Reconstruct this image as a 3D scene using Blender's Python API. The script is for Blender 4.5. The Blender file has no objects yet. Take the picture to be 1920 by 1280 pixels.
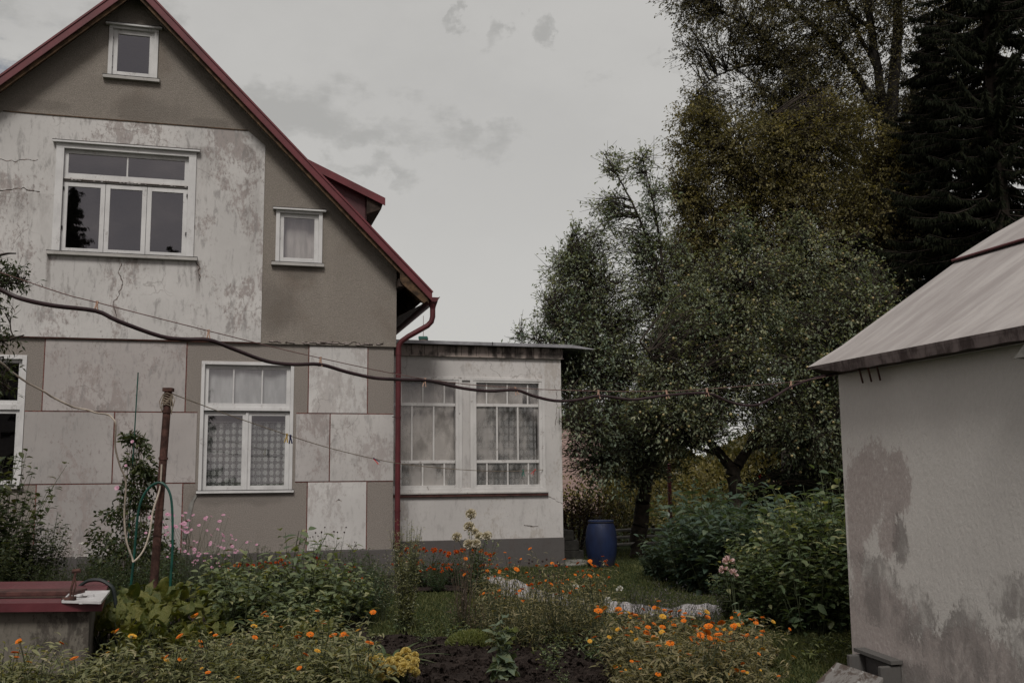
import bpy, math, random
import numpy as np
from math import sin, cos, pi, radians
from mathutils import Vector, Matrix
random.seed(7); RNG = np.random.default_rng(7)
SC = bpy.context.scene
COL = SC.collection

# ------------------------------------------------------------------ camera
FPX = 1930.0; PITCH, ROLL, YAW = radians(7.55), radians(-.51), radians(15.7)
cam_d = bpy.data.cameras.new('camera'); cam = bpy.data.objects.new('camera', cam_d); COL.objects.link(cam)
cam_d.sensor_width = 36.0; cam_d.lens = FPX / 1920 * 36; cam_d.clip_end = 2000
_w = np.array([0, cos(PITCH), sin(PITCH)]); _u = np.array([0, -sin(PITCH), cos(PITCH)]); _r = np.array([1., 0, 0])
CR = cos(ROLL) * _r + sin(ROLL) * _u; CU = -sin(ROLL) * _r + cos(ROLL) * _u; CO = np.array([0, 0, 1.5])
cam.matrix_world = Matrix([[CR[i], CU[i], -_w[i], CO[i]] for i in range(3)] + [[0, 0, 0, 1]])
SC.camera = cam
def ray(x, y): return _w + CR * (x - 960) / FPX - CU * (y - 640) / FPX
def at(x, y, Y): d = ray(x, y); return CO + d * Y / d[1]        # photo direction at a known distance
def gx(x, Y): p = at(x, 1000, Y); return float(p[0])

# ------------------------------------------------------------------ world: overcast sky
SUN_EL, SUN_AZ = radians(50), radians(181)      # azimuth clockwise from +Y
world = bpy.data.worlds.new('World'); SC.world = world; world.use_nodes = True
wt = world.node_tree; wn = wt.nodes; wl = wt.links; wn.clear()
def N(t, **k):
    n = wn.new(t)
    for a, b in k.items(): setattr(n, a, b)
    return n
def wmath(op, a, b=None, c=None):
    n = N('ShaderNodeMath', operation=op)
    for i, v in enumerate((a, b, c)):
        if v is None: continue
        if isinstance(v, (int, float)): n.inputs[i].default_value = v
        else: wl.new(v, n.inputs[i])
    return n.outputs[0]
wo = N('ShaderNodeOutputWorld'); wb = N('ShaderNodeBackground'); wl.new(wb.outputs[0], wo.inputs[0])
wb.inputs[1].default_value = 0.1
sky = N('ShaderNodeTexSky'); sky.sky_type = 'NISHITA'; sky.sun_disc = False; sky.sun_elevation = SUN_EL; sky.sun_rotation = SUN_AZ
sky.dust_density = 3
tc = N('ShaderNodeTexCoord'); VEC = tc.outputs['Generated']
sep = N('ShaderNodeSeparateXYZ'); wl.new(VEC, sep.inputs[0])
def wnoise(scale, detail, rough, sx=1, sy=1, sz=1, off=(0, 0, 0)):
    mp = N('ShaderNodeMapping'); mp.inputs['Scale'].default_value = (sx, sy, sz); mp.inputs['Location'].default_value = off
    wl.new(VEC, mp.inputs[0]); n = N('ShaderNodeTexNoise'); wl.new(mp.outputs[0], n.inputs[0])
    n.inputs['Scale'].default_value = scale; n.inputs['Detail'].default_value = detail; n.inputs['Roughness'].default_value = rough
    return n.outputs[0]
def wsmooth(x, a, b):
    n = N('ShaderNodeMapRange', interpolation_type='SMOOTHSTEP'); wl.new(x, n.inputs[0])
    n.inputs[1].default_value = a; n.inputs[2].default_value = b; return n.outputs[0]
_wn = N('ShaderNodeTexNoise'); wl.new(VEC, _wn.inputs[0]); _wn.inputs['Scale'].default_value = 11.; _wn.inputs['Detail'].default_value = 8; _wn.inputs['Roughness'].default_value = .6
_ws = N('ShaderNodeVectorMath', operation='SUBTRACT'); wl.new(_wn.outputs['Color'], _ws.inputs[0]); _ws.inputs[1].default_value = (.5, .5, .5)
_wm = N('ShaderNodeVectorMath', operation='MULTIPLY'); wl.new(_ws.outputs[0], _wm.inputs[0]); _wm.inputs[1].default_value = (.36, .36, .14)
_wa = N('ShaderNodeVectorMath', operation='ADD'); wl.new(VEC, _wa.inputs[0]); wl.new(_wm.outputs[0], _wa.inputs[1]); WVEC = _wa.outputs[0]
def wblob(px, py, rx_px, ry_px):
    """an elliptical region of the sky dome around a fixed direction, 0..1"""
    d = ray(px, py); d = d / np.linalg.norm(d)
    ax = np.cross(d, [0, 0, 1.]); ax /= np.linalg.norm(ax); ay = np.cross(ax, d)
    def dot(v):
        n = N('ShaderNodeVectorMath', operation='DOT_PRODUCT'); wl.new(WVEC, n.inputs[0]); n.inputs[1].default_value = v; return n.outputs['Value']
    a = wmath('MULTIPLY', dot(ax), FPX / rx_px); b = wmath('MULTIPLY', dot(ay), FPX / ry_px)
    r = wmath('SQRT', wmath('ADD', wmath('MULTIPLY', a, a), wmath('MULTIPLY', b, b)))
    front = wsmooth(dot(d), 0.3, 0.5)
    return wmath('MULTIPLY', wmath('SUBTRACT', 1.0, wsmooth(r, 0.15, 1.0)), front)
fine = wnoise(9.0, 12, .66, 1, 1, 2.3, (3.1, 0.4, 1.3)); broad = wnoise(1.6, 5, .5, 1, 1, 1.8, (0.2, 4, 0.7))
mask = None
for b in [(600, 215, 200, 110), (760, 250, 220, 80), (900, 265, 180, 60), (680, 345, 240, 40), (965, 75, 65, 40), (1190, 128, 60, 50), (855, 0, 35, 45), (500, 165, 90, 50),
          (30, 110, 230, 200), (150, 40, 200, 120), (-250, 200, 500, 400), (520, 180, 90, 60)]:
    o = wblob(*b); mask = o if mask is None else wmath('MAXIMUM', mask, o)
front = wsmooth(sep.outputs[1], -.15, .25)
# behind the camera the cloud cover is broken and darker (seen only mirrored in the panes)
back = wmath('SUBTRACT', 1.0, front)
m2 = wmath('MAXIMUM', wmath('MULTIPLY', mask, 1.0), wmath('MULTIPLY', back, .75))
thr = wmath('ADD', wmath('MULTIPLY', wmath('SUBTRACT', fine, .5), 3.4), wmath('MULTIPLY', m2, 0.62))
dark = wmath('MULTIPLY', wsmooth(thr, 0.18, 0.95), wsmooth(m2, 0.02, .25))
def wmix(f, a, b):
    n = N('ShaderNodeMix', data_type='RGBA')
    if isinstance(f, float): n.inputs[0].default_value = f
    else: wl.new(f, n.inputs[0])
    for i, v in ((6, a), (7, b)):
        if isinstance(v, tuple): n.inputs[i].default_value = (*v, 1)
        else: wl.new(v, n.inputs[i])
    return n.outputs[2]
low_ = wsmooth(sep.outputs[2], .05, .42)
bright = wmix(low_, wmix(broad, (6.6, 6.44, 6.12), (6.3, 6.14, 5.84)), wmix(wsmooth(wnoise(3.2, 8, .6, 1, 1, 1.6), .35, .65), (6.1, 5.96, 5.68), (5.55, 5.42, 5.18)))
grey = wmix(wnoise(4, 3, .5), (4.45, 4.36, 4.13), (4.9, 4.79, 4.54))
cl = wmix(dark, bright, grey)
darkb = wmix(wsmooth(wnoise(2.6, 6, .6, 1, 1, 1.6), .38, .66), (6.4, 5.7, 5.4), (2.9, 2.7, 2.85))
cl = wmix(back, cl, darkb)
# a patch of open bluish sky at the upper left
blue = wmath('MULTIPLY', wblob(5, 105, 160, 90), wsmooth(fine, .42, .6))
gap = wmix(0.75, sky.outputs[0], (1.9, 2.1, 2.6))
cl = wmix(wmath('MULTIPLY', blue, .8), cl, gap)
fin = wmix(0.06, cl, sky.outputs[0])
wl.new(fin, wb.inputs[0])

# ------------------------------------------------------------------ sun behind thin cloud
sd = bpy.data.lights.new('sun', 'SUN'); sd.energy = 2.4; sd.angle = radians(17); sd.color = (1, .955, .90)
so = bpy.data.objects.new('sun', sd); COL.objects.link(so)
sv = Vector((sin(SUN_AZ) * cos(SUN_EL), cos(SUN_AZ) * cos(SUN_EL), sin(SUN_EL)))
so.rotation_euler = sv.to_track_quat('Z', 'Y').to_euler(); so.location = sv * 40
SC.view_settings.view_transform = 'Standard'; SC.view_settings.look = 'None'; SC.view_settings.gamma = 1
SC.view_settings.exposure = -0.16
SC.cycles.use_denoising = True
SC.cycles.max_bounces = 6; SC.cycles.transparent_max_bounces = 12

# ------------------------------------------------------------------ materials
class Mat:
    def __init__(s, name):
        s.m = bpy.data.materials.new(name); s.m.use_nodes = True; s.t = s.m.node_tree; s.n = s.t.nodes; s.l = s.t.links
        s.b = s.n['Principled BSDF']; s.out = s.n['Material Output']; s._c = None
    def nd(s, t, **k):
        n = s.n.new(t)
        for a, b in k.items(): setattr(n, a, b)
        return n
    def co(s):
        if s._c is None: s._c = s.nd('ShaderNodeTexCoord').outputs['Object']
        return s._c
    def put(s, sock, v):
        if hasattr(v, 'is_output') or isinstance(v, bpy.types.NodeSocket): s.l.new(v, sock)
        elif isinstance(v, tuple): sock.default_value = (*v, 1) if len(v) == 3 and len(sock.default_value) == 4 else v
        else: sock.default_value = v
    def mapc(s, sc=(1, 1, 1), loc=(0, 0, 0), rot=(0, 0, 0)):
        m = s.nd('ShaderNodeMapping'); s.l.new(s.co(), m.inputs[0]); m.inputs['Scale'].default_value = sc; m.inputs['Location'].default_value = loc
        m.inputs['Rotation'].default_value = rot; return m.outputs[0]
    def noise(s, scale, det=4, rough=.55, sc=(1, 1, 1), loc=(0, 0, 0), dist=0, rot=(0, 0, 0)):
        n = s.nd('ShaderNodeTexNoise'); s.l.new(s.mapc(sc, loc, rot), n.inputs[0]); n.inputs['Scale'].default_value = scale
        n.inputs['Detail'].default_value = det; n.inputs['Roughness'].default_value = rough; n.inputs['Distortion'].default_value = dist; return n.outputs[0]
    def voro(s, scale, sc=(1, 1, 1), feature='F1'):
        n = s.nd('ShaderNodeTexVoronoi', feature=feature); s.l.new(s.mapc(sc), n.inputs[0]); n.inputs['Scale'].default_value = scale; return n.outputs[0]
    def sm(s, x, a, b, lo=0., hi=1.):
        n = s.nd('ShaderNodeMapRange', interpolation_type='SMOOTHSTEP'); s.l.new(x, n.inputs[0])
        n.inputs[1].default_value = a; n.inputs[2].default_value = b; n.inputs[3].default_value = lo; n.inputs[4].default_value = hi; return n.outputs[0]
    def math(s, op, a, b=0.):
        n = s.nd('ShaderNodeMath', operation=op); s.put(n.inputs[0], a); s.put(n.inputs[1], b); return n.outputs[0]
    def mix(s, f, a, b, mode='MIX'):
        n = s.nd('ShaderNodeMix', data_type='RGBA', blend_type=mode); s.put(n.inputs[0], f); s.put(n.inputs[6], a); s.put(n.inputs[7], b); return n.outputs[2]
    def attr(s, name='rnd'):
        return s.nd('ShaderNodeAttribute', attribute_name=name).outputs['Fac']
    def ramp(s, f, stops):
        n = s.nd('ShaderNodeValToRGB'); s.l.new(f, n.inputs[0]); e = n.color_ramp.elements
        while len(e) < len(stops): e.new(.5)
        for el, (p, c) in zip(e, stops): el.position = p; el.color = (*c, 1)
        return n.outputs[0]
    def bump(s, h, strength=.3, dist=.01):
        n = s.nd('ShaderNodeBump'); s.l.new(h, n.inputs['Height']); n.inputs['Strength'].default_value = strength; n.inputs['Distance'].default_value = dist
        s.l.new(n.outputs[0], s.b.inputs['Normal']); return n
    def fin(s, col, rough=.8, metal=0., spec=.3):
        s.put(s.b.inputs['Base Color'], col); s.put(s.b.inputs['Roughness'], rough); s.b.inputs['Metallic'].default_value = metal
        s.b.inputs['Specular IOR Level'].default_value = spec; return s.m
def simple(name, col, rough=.7, metal=0., var=.25, scale=12, spec=.3, bump=.15):
    m = Mat(name); n = m.noise(scale, 5, .6); d = tuple(c * (1 - var) for c in col); l = tuple(min(1, c * (1 + var)) for c in col)
    c = m.mix(m.sm(n, .3, .7), d, l)
    if bump: m.bump(m.noise(scale * 6, 4), bump, .004)
    return m.fin(c, rough, metal, spec)

def roughcast(name, base, grime=.5):
    m = Mat(name); g = m.noise(70, 3, .7); g2 = m.noise(.9, 5, .55); st = m.noise(1.3, 4, .6, (1.4, 1.4, .35), (5, 1, 2))
    c = m.mix(m.sm(g, .25, .75), tuple(x * .74 for x in base), tuple(min(1, x * 1.22) for x in base))
    c = m.mix(m.sm(g2, .52, .72, 0, grime), c, tuple(x * y for x, y in zip(base, (.62, .55, .50))))
    c = m.mix(m.sm(st, .58, .75, 0, .35), c, tuple(x * 1.3 for x in base))
    sp = m.nd('ShaderNodeSeparateXYZ'); m.l.new(m.co(), sp.inputs[0])
    for x0, z0, rx, rz in ((-3.9, 7.12, .7, .28), (-5.3, 7.1, .5, .12), (-2.9, 7.02, .4, .1), (-1.5, 4.72, .35, .14), (-2.3, 1.25, .85, .13), (-1.75, 4.1, .35, .5)):
        a = m.math('DIVIDE', m.math('SUBTRACT', sp.outputs[0], x0), rx); b = m.math('DIVIDE', m.math('SUBTRACT', sp.outputs[2], z0), rz); r = m.math('ADD', m.math('SQRT', m.math('ADD', m.math('MULTIPLY', a, a), m.math('MULTIPLY', b, b))), m.math('MULTIPLY', m.math('SUBTRACT', st, .5), 2.))
        c = m.mix(m.sm(r, .5, 1.1, .42, 0.), c, tuple(x * .52 for x in base))
    m.bump(m.noise(95, 4, .7), 1.0, .018); return m.fin(c, .92, spec=.15)
def plaster(name, base, dirt=.6, seed=0., pink=(.30, .262, .248), grey=(.245, .236, .23), scale=1., runs=()):
    m = Mat(name); o = (seed * 3.1, seed * 1.7, seed * 2.3)
    big = m.noise(1.1 * scale, 7, .66, (1, 1, .8), o, .35); mid = m.noise(3.6 * scale, 7, .7, (1, 1, .55), o, .5)
    fine = m.noise(26, 6, .75, (1, 1, .55), o); strk = m.noise(11, 6, .7, (1, 1, .28), o, .4); cloudy = m.noise(.55, 4, .5, (1, 1, 1), (o[0] + 9, 2, 7))
    c = m.mix(m.sm(cloudy, .35, .68), tuple(x * .86 for x in base), tuple(min(1, x * 1.08) for x in base))
    hf = m.math('MULTIPLY', m.math('SUBTRACT', fine, .5), .30); bigf = m.math('ADD', big, hf); midf = m.math('ADD', mid, hf)
    patch = m.math('MULTIPLY', m.sm(bigf, .50, .57), m.sm(midf, .44, .54))
    c = m.mix(m.math('MULTIPLY', patch, dirt), c, pink)
    c = m.mix(m.math('MULTIPLY', m.math('MULTIPLY', m.sm(strk, .50, .64), m.sm(mid, .40, .56)), dirt * .85), c, grey)
    c = m.mix(m.math('MULTIPLY', m.math('MULTIPLY', m.sm(fine, .56, .66), m.sm(big, .42, .52)), dirt), c, tuple(x * .72 for x in pink))
    c = m.mix(m.sm(fine, .2, .8, 0, .22), c, tuple(x * .75 for x in base))
    vc = m.nd('ShaderNodeTexVoronoi', feature='DISTANCE_TO_EDGE'); wv = m.nd('ShaderNodeVectorMath', operation='ADD'); nz = m.nd('ShaderNodeTexNoise'); m.l.new(m.mapc((1, 1, 1), o), nz.inputs[0]); nz.inputs['Scale'].default_value = 3; nz.inputs['Detail'].default_value = 6
    ns = m.nd('ShaderNodeVectorMath', operation='SCALE'); m.l.new(nz.outputs['Color'], ns.inputs[0]); ns.inputs['Scale'].default_value = .35; m.l.new(m.mapc((1, 1, 1), o), wv.inputs[0]); m.l.new(ns.outputs[0], wv.inputs[1]); m.l.new(wv.outputs[0], vc.inputs[0]); vc.inputs['Scale'].default_value = 1.5
    ck = m.math('MULTIPLY', m.sm(vc.outputs[0], .002, .012, 1., 0.), m.sm(cloudy, .50, .60)); c = m.mix(m.math('MULTIPLY', ck, .45), c, (.11, .09, .08))
    if runs:
        sp = m.nd('ShaderNodeSeparateXYZ'); m.l.new(m.co(), sp.inputs[0])
        for x0, w_, zt, zb, st_ in runs:
            dx = m.math('ABSOLUTE', m.math('SUBTRACT', m.math('ADD', sp.outputs[0], m.math('MULTIPLY', m.math('SUBTRACT', mid, .5), w_ * 2.5)), x0)); f = m.math('MULTIPLY', m.sm(dx, w_ * .3, w_, 1., 0.), m.math('MULTIPLY', m.sm(sp.outputs[2], zb, zt, 0., 1.), m.sm(sp.outputs[2], zt + .02, zt + .05, 1., 0.)))
            c = m.mix(m.math('MULTIPLY', f, m.sm(strk, .35, .6, st_ * .4, st_)), c, (.12, .10, .09))
    h = m.math('ADD', m.math('MULTIPLY', fine, .6), m.math('MULTIPLY', mid, .8)); m.bump(h, .35, .014)
    return m.fin(c, .88, spec=.2)
def paint(name, base=(.58, .58, .57), wear=.5, under=(.13, .10, .08), scale=1.):
    m = Mat(name); n = m.noise(5 * scale, 7, .72, (1, 1, .6)); f = m.noise(48, 6, .75); c = m.mix(m.sm(m.noise(3, 4), .3, .7), tuple(x * .85 for x in base), base)
    w = m.math('MULTIPLY', m.sm(n, .56, .64), m.sm(f, .46, .56)); c = m.mix(m.math('MULTIPLY', w, wear), c, under)
    c = m.mix(m.sm(m.noise(14, 5, .7, (1, 1, .3)), .5, .75, 0, .3), c, tuple(x * .55 for x in base))
    m.bump(f, .25, .004); return m.fin(c, .55, spec=.35)
def leafmat(name, stops, trans=.35, rough=.5, spec=.4, vein=False):
    m = Mat(name); a = m.attr(); c = m.ramp(a, stops)
    n = m.noise(1.1, 3, .6)
    c = m.mix(m.sm(n, .35, .65, 0, .35), c, m.mix(.5, c, stops[-1][1]))
    if vein:
        hn = m.noise(38, 5, .65); c = m.mix(m.sm(m.noise(17, 5, .7), .48, .62, 0, .7), c, m.mix(.5, c, (.30, .27, .09))); c = m.mix(m.sm(m.noise(30, 5, .7, loc=(3, 1, 2)), .58, .70, 0, .6), c, (.05, .055, .018)); m.bump(hn, .9, .02)
    m.fin(c, rough, spec=spec)
    tr = m.nd('ShaderNodeBsdfTranslucent'); tcx = m.mix(1.0, c, (1.0, .95, .45), 'MULTIPLY'); m.l.new(tcx, tr.inputs[0])
    mx = m.nd('ShaderNodeMixShader'); mx.inputs[0].default_value = trans; m.l.new(m.b.outputs[0], mx.inputs[1]); m.l.new(tr.outputs[0], mx.inputs[2]); m.l.new(mx.outputs[0], m.out.inputs[0])
    return m.m

M = {}
M['rough'] = roughcast('brown_roughcast', (.285, .257, .225), .6)
M['rough_low'] = roughcast('grey_brown_roughcast', (.292, .264, .238), .35)
M['groove'] = simple('rust_red_groove', (.14, .055, .045), .9, var=.5, scale=30)
M['plinth'] = plaster('grey_plinth_render', (.105, .098, .095), .5, 2, (.10, .085, .08), (.085, .08, .078))
M['metal_red'] = None
def red_metal(name, base):
    m = Mat(name); n = m.noise(3, 5, .6); f = m.noise(40, 5, .7)
    c = m.mix(m.sm(n, .3, .7), tuple(x * .78 for x in base), tuple(x * 1.15 for x in base)); c = m.mix(m.sm(f, .6, .75, 0, .4), c, (.10, .05, .045))
    m.bump(n, .1, .01); return m.fin(c, m.sm(f, .2, .8, .38, .62), .0, .45)
M['metal_red'] = red_metal('red_painted_sheet', (.125, .022, .028))
M['pipe_red'] = red_metal('dark_red_pipe_paint', (.090, .014, .018))
M['lid_red'] = red_metal('wine_red_lid_paint', (.105, .022, .028))
M['soffit'] = simple('weathered_brown_board', (.075, .045, .024), .8, var=.6, scale=9)
M['darkwood'] = simple('dark_eave_timber', (.035, .024, .018), .85, var=.5, scale=10)
M['white'] = paint('white_window_paint', (.62, .62, .615), .45)
M['white_old'] = paint('flaking_white_paint', (.60, .59, .575), .95, (.16, .13, .11), 1.6)
M['sill'] = paint('dull_white_sill', (.42, .41, .39), .6, (.12, .09, .07))
M['brown_sill'] = simple('brown_painted_sill', (.07, .03, .026), .7, var=.4)
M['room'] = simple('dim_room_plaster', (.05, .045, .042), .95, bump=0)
M['porch_wall'] = plaster('stained_white_porch_render', (.54, .525, .51), .55, 4, (.36, .32, .28), (.27, .255, .25))
M['brick'] = None
m = Mat('sooty_brick_band'); n1 = m.noise(7, 6, .7, (1, 1, .35)); fx = m.noise(2.2, 4, .6)
c = m.mix(m.sm(n1, .42, .6), (.30, .255, .23), (.05, .042, .038)); c = m.mix(m.sm(fx, .5, .62, 0, .85), c, (.055, .05, .045)); m.bump(n1, .3, .01); M['brick'] = m.fin(c, .9)
M['porch_roof'] = simple('grey_zinc_sheet', (.34, .345, .36), .45, .6, .25, 5)
M['stone_dark'] = simple('mossy_dark_concrete', (.026, .025, .022), .95, var=.4)
M['slab'] = simple('pale_paving_slab', (.20, .195, .18), .9)
M['rust'] = simple('rusty_steel_pipe', (.075, .038, .030), .8, .2, .55, 14)
M['wire'] = simple('thin_steel_wire', (.16, .10, .09), .6, .3)
M['cord'] = simple('brown_twine', (.20, .165, .125), .85)
M['hose_dark'] = simple('dark_brown_rubber_hose', (.030, .016, .018), .5, var=.35, scale=8)
M['hose_green'] = simple('green_rubber_hose', (.006, .060, .045), .4, spec=.5)
M['hose_black'] = simple('black_rubber_hose', (.018, .024, .024), .45)
M['rope_white'] = simple('grimy_white_cable', (.40, .35, .29), .7)
M['plastic_white'] = simple('white_plastic', (.50, .50, .50), .4, var=.1)
M['concrete'] = plaster('mossy_concrete_well', (.17, .155, .13), .9, 6, (.06, .052, .045), (.045, .042, .036), 1.6)
M['barrel'] = simple('blue_plastic_drum', (.006, .012, .042), .5, var=.3, scale=4, spec=.4, bump=.05)
m = Mat('scuffed_blue_drum'); n1 = m.noise(5, 6, .7, (1, 1, .5)); n2 = m.noise(40, 5, .8, (1, 1, .25)); c = m.mix(m.sm(n1, .35, .65), (.005, .010, .034), (.008, .017, .055)); c = m.mix(m.sm(n2, .58, .72, 0, .35), c, (.06, .065, .075)); sp_ = m.nd('ShaderNodeSeparateXYZ'); m.l.new(m.co(), sp_.inputs[0]); c = m.mix(m.math('MULTIPLY', m.sm(sp_.outputs[2], 0, .22, .7, 0.), m.sm(n1, .35, .6)), c, (.05, .045, .038)); M['barrel'] = m.fin(c, m.sm(n2, .3, .7, .5, .75))
M['cloth'] = simple('white_garden_fleece', (.33, .315, .32), .9, var=.12, scale=9, bump=.3)
M['bark'] = simple('dark_fissured_bark', (.035, .028, .022), .95, var=.5, scale=10, bump=.8)
M['bark_birch'] = simple('grey_tree_bark', (.03, .027, .024), .95, var=.5, scale=4, bump=.6)
M['pink_wall'] = plaster('faded_pink_render', (.42, .30, .27), .2, 8)
M['black_iron'] = simple('black_iron', (.02, .018, .018), .6)
M['apple'] = simple('ripening_apple_skin', (.27, .22, .10), .4, var=.35, scale=9, spec=.5, bump=0)
def tuft(name, cols, rough=.8):
    return leafmat(name, cols, .15, rough, .1)
m = Mat('soil'); n = m.noise(14, 8, .75); c = m.mix(m.sm(n, .3, .7), (.022, .016, .014), (.070, .054, .047)); c = m.mix(m.sm(m.noise(45, 5, .8), .62, .72, 0, .7), c, (.075, .062, .054)); m.bump(m.noise(22, 8, .8), 1.0, .05); M['soil'] = m.fin(c, .97, spec=.1)
m = Mat('lawn_earth'); n = m.noise(2.2, 6, .7); c = m.mix(m.sm(n, .35, .65), (.018, .030, .010), (.030, .040, .014)); m.bump(m.noise(40, 6), .6, .03); M['ground'] = m.fin(c, .95, spec=.1)

def fres(m, ior):
    fr = m.nd('ShaderNodeFresnel'); g_ = m.nd('ShaderNodeNewGeometry')
    m.l.new(m.math('ADD', m.math('MULTIPLY', g_.outputs['Backfacing'], 1 / ior - ior), ior), fr.inputs[0]); return fr
def glass_mat(name, tint=(.85, .85, .85), ior=2.9, rough=.015):
    m = Mat(name); m.n.remove(m.b)
    tr = m.nd('ShaderNodeBsdfTransparent'); tr.inputs[0].default_value = (*tint, 1); gl = m.nd('ShaderNodeBsdfGlossy'); gl.inputs['Roughness'].default_value = rough
    gl.inputs[0].default_value = (.95, .93, .94, 1); fr = fres(m, ior)
    bp = m.nd('ShaderNodeBump'); bp.inputs['Strength'].default_value = .06; bp.inputs['Distance'].default_value = .02
    m.l.new(m.noise(1.3, 2), bp.inputs['Height']); m.l.new(bp.outputs[0], gl.inputs['Normal'])
    mx = m.nd('ShaderNodeMixShader'); m.l.new(fr.outputs[0], mx.inputs[0]); m.l.new(tr.outputs[0], mx.inputs[1]); m.l.new(gl.outputs[0], mx.inputs[2]); m.l.new(mx.outputs[0], m.out.inputs[0]); return m.m
M['glass'] = glass_mat('window_glass')
m = Mat('dusty_glass'); m.n.remove(m.b)       # old porch glass with grime
tr = m.nd('ShaderNodeBsdfTransparent'); tr.inputs[0].default_value = (.75, .75, .75, 1); gl = m.nd('ShaderNodeBsdfGlossy'); gl.inputs['Roughness'].default_value = .06; gl.inputs[0].default_value = (.9, .9, .9, 1)
df = m.nd('ShaderNodeBsdfDiffuse'); df.inputs[0].default_value = (.58, .55, .52, 1)
fr = fres(m, 2.1); mx = m.nd('ShaderNodeMixShader'); m.l.new(fr.outputs[0], mx.inputs[0]); m.l.new(tr.outputs[0], mx.inputs[1]); m.l.new(gl.outputs[0], mx.inputs[2])
mx2 = m.nd('ShaderNodeMixShader'); m.l.new(m.sm(m.noise(2.4, 6, .65, (1, 1, .5)), .40, .62, .04, .42), mx2.inputs[0]); m.l.new(mx.outputs[0], mx2.inputs[1]); m.l.new(df.outputs[0], mx2.inputs[2]); m.l.new(mx2.outputs[0], m.out.inputs[0]); M['glass_old'] = m.m
M['glass_dark'] = glass_mat('thin_dark_glass', (.5, .5, .5), 1.25)

def lace_mat(name, sx, sz, dens_lo, dens_hi, col=(.62, .62, .60), style='round'):
    m = Mat(name); sp = m.nd('ShaderNodeSeparateXYZ'); m.l.new(m.co(), sp.inputs[0]); X, Z = sp.outputs[0], sp.outputs[2]
    u = m.math('SUBTRACT', m.math('FRACT', m.math('MULTIPLY', X, sx)), .5); v = m.math('SUBTRACT', m.math('FRACT', m.math('MULTIPLY', Z, sz)), .5)
    r = m.math('SQRT', m.math('ADD', m.math('MULTIPLY', u, u), m.math('MULTIPLY', v, v)))
    an = m.math('ARCTAN2', v, u); pet = m.math('MULTIPLY', m.math('COSINE', m.math('MULTIPLY', an, 8.)), .07)
    rr = m.math('ADD', r, pet)
    disc = m.sm(rr, .28, .44, 1., 0.); hole = m.sm(rr, .05, .10, .45, 1.)
    p = m.math('MULTIPLY', disc, hole)
    net = m.sm(m.noise(60, 2, .5), .45, .62); p = m.math('MAXIMUM', p, m.math('MULTIPLY', net, .35))
    if style == 'plain': p = m.sm(m.noise(5, 4, .6, (3, 1, .6)), .3, .7)
    a = m.math('ADD', m.math('MULTIPLY', p, dens_hi - dens_lo), dens_lo)
    m.fin(col, .9, spec=.05); t = m.nd('ShaderNodeBsdfTransparent'); mx = m.nd('ShaderNodeMixShader'); m.l.new(a, mx.inputs[0]); m.l.new(t.outputs[0], mx.inputs[1]); m.l.new(m.b.outputs[0], mx.inputs[2]); m.l.new(mx.outputs[0], m.out.inputs[0])
    return m.m
M['lace'] = lace_mat('lace_curtain', 10.5, 9.6, .14, .58, (.78, .82, .79))
M['lace_grey'] = lace_mat('grey_lace_curtain', 11., 8., .3, .68, (.62, .63, .63))
M['voile'] = lace_mat('plain_voile', 1, 1, .75, .95, (.64, .655, .65), 'plain')
M['voile_dim'] = lace_mat('dim_voile', 1, 1, .7, .95, (.76, .72, .68), 'plain')

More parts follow.
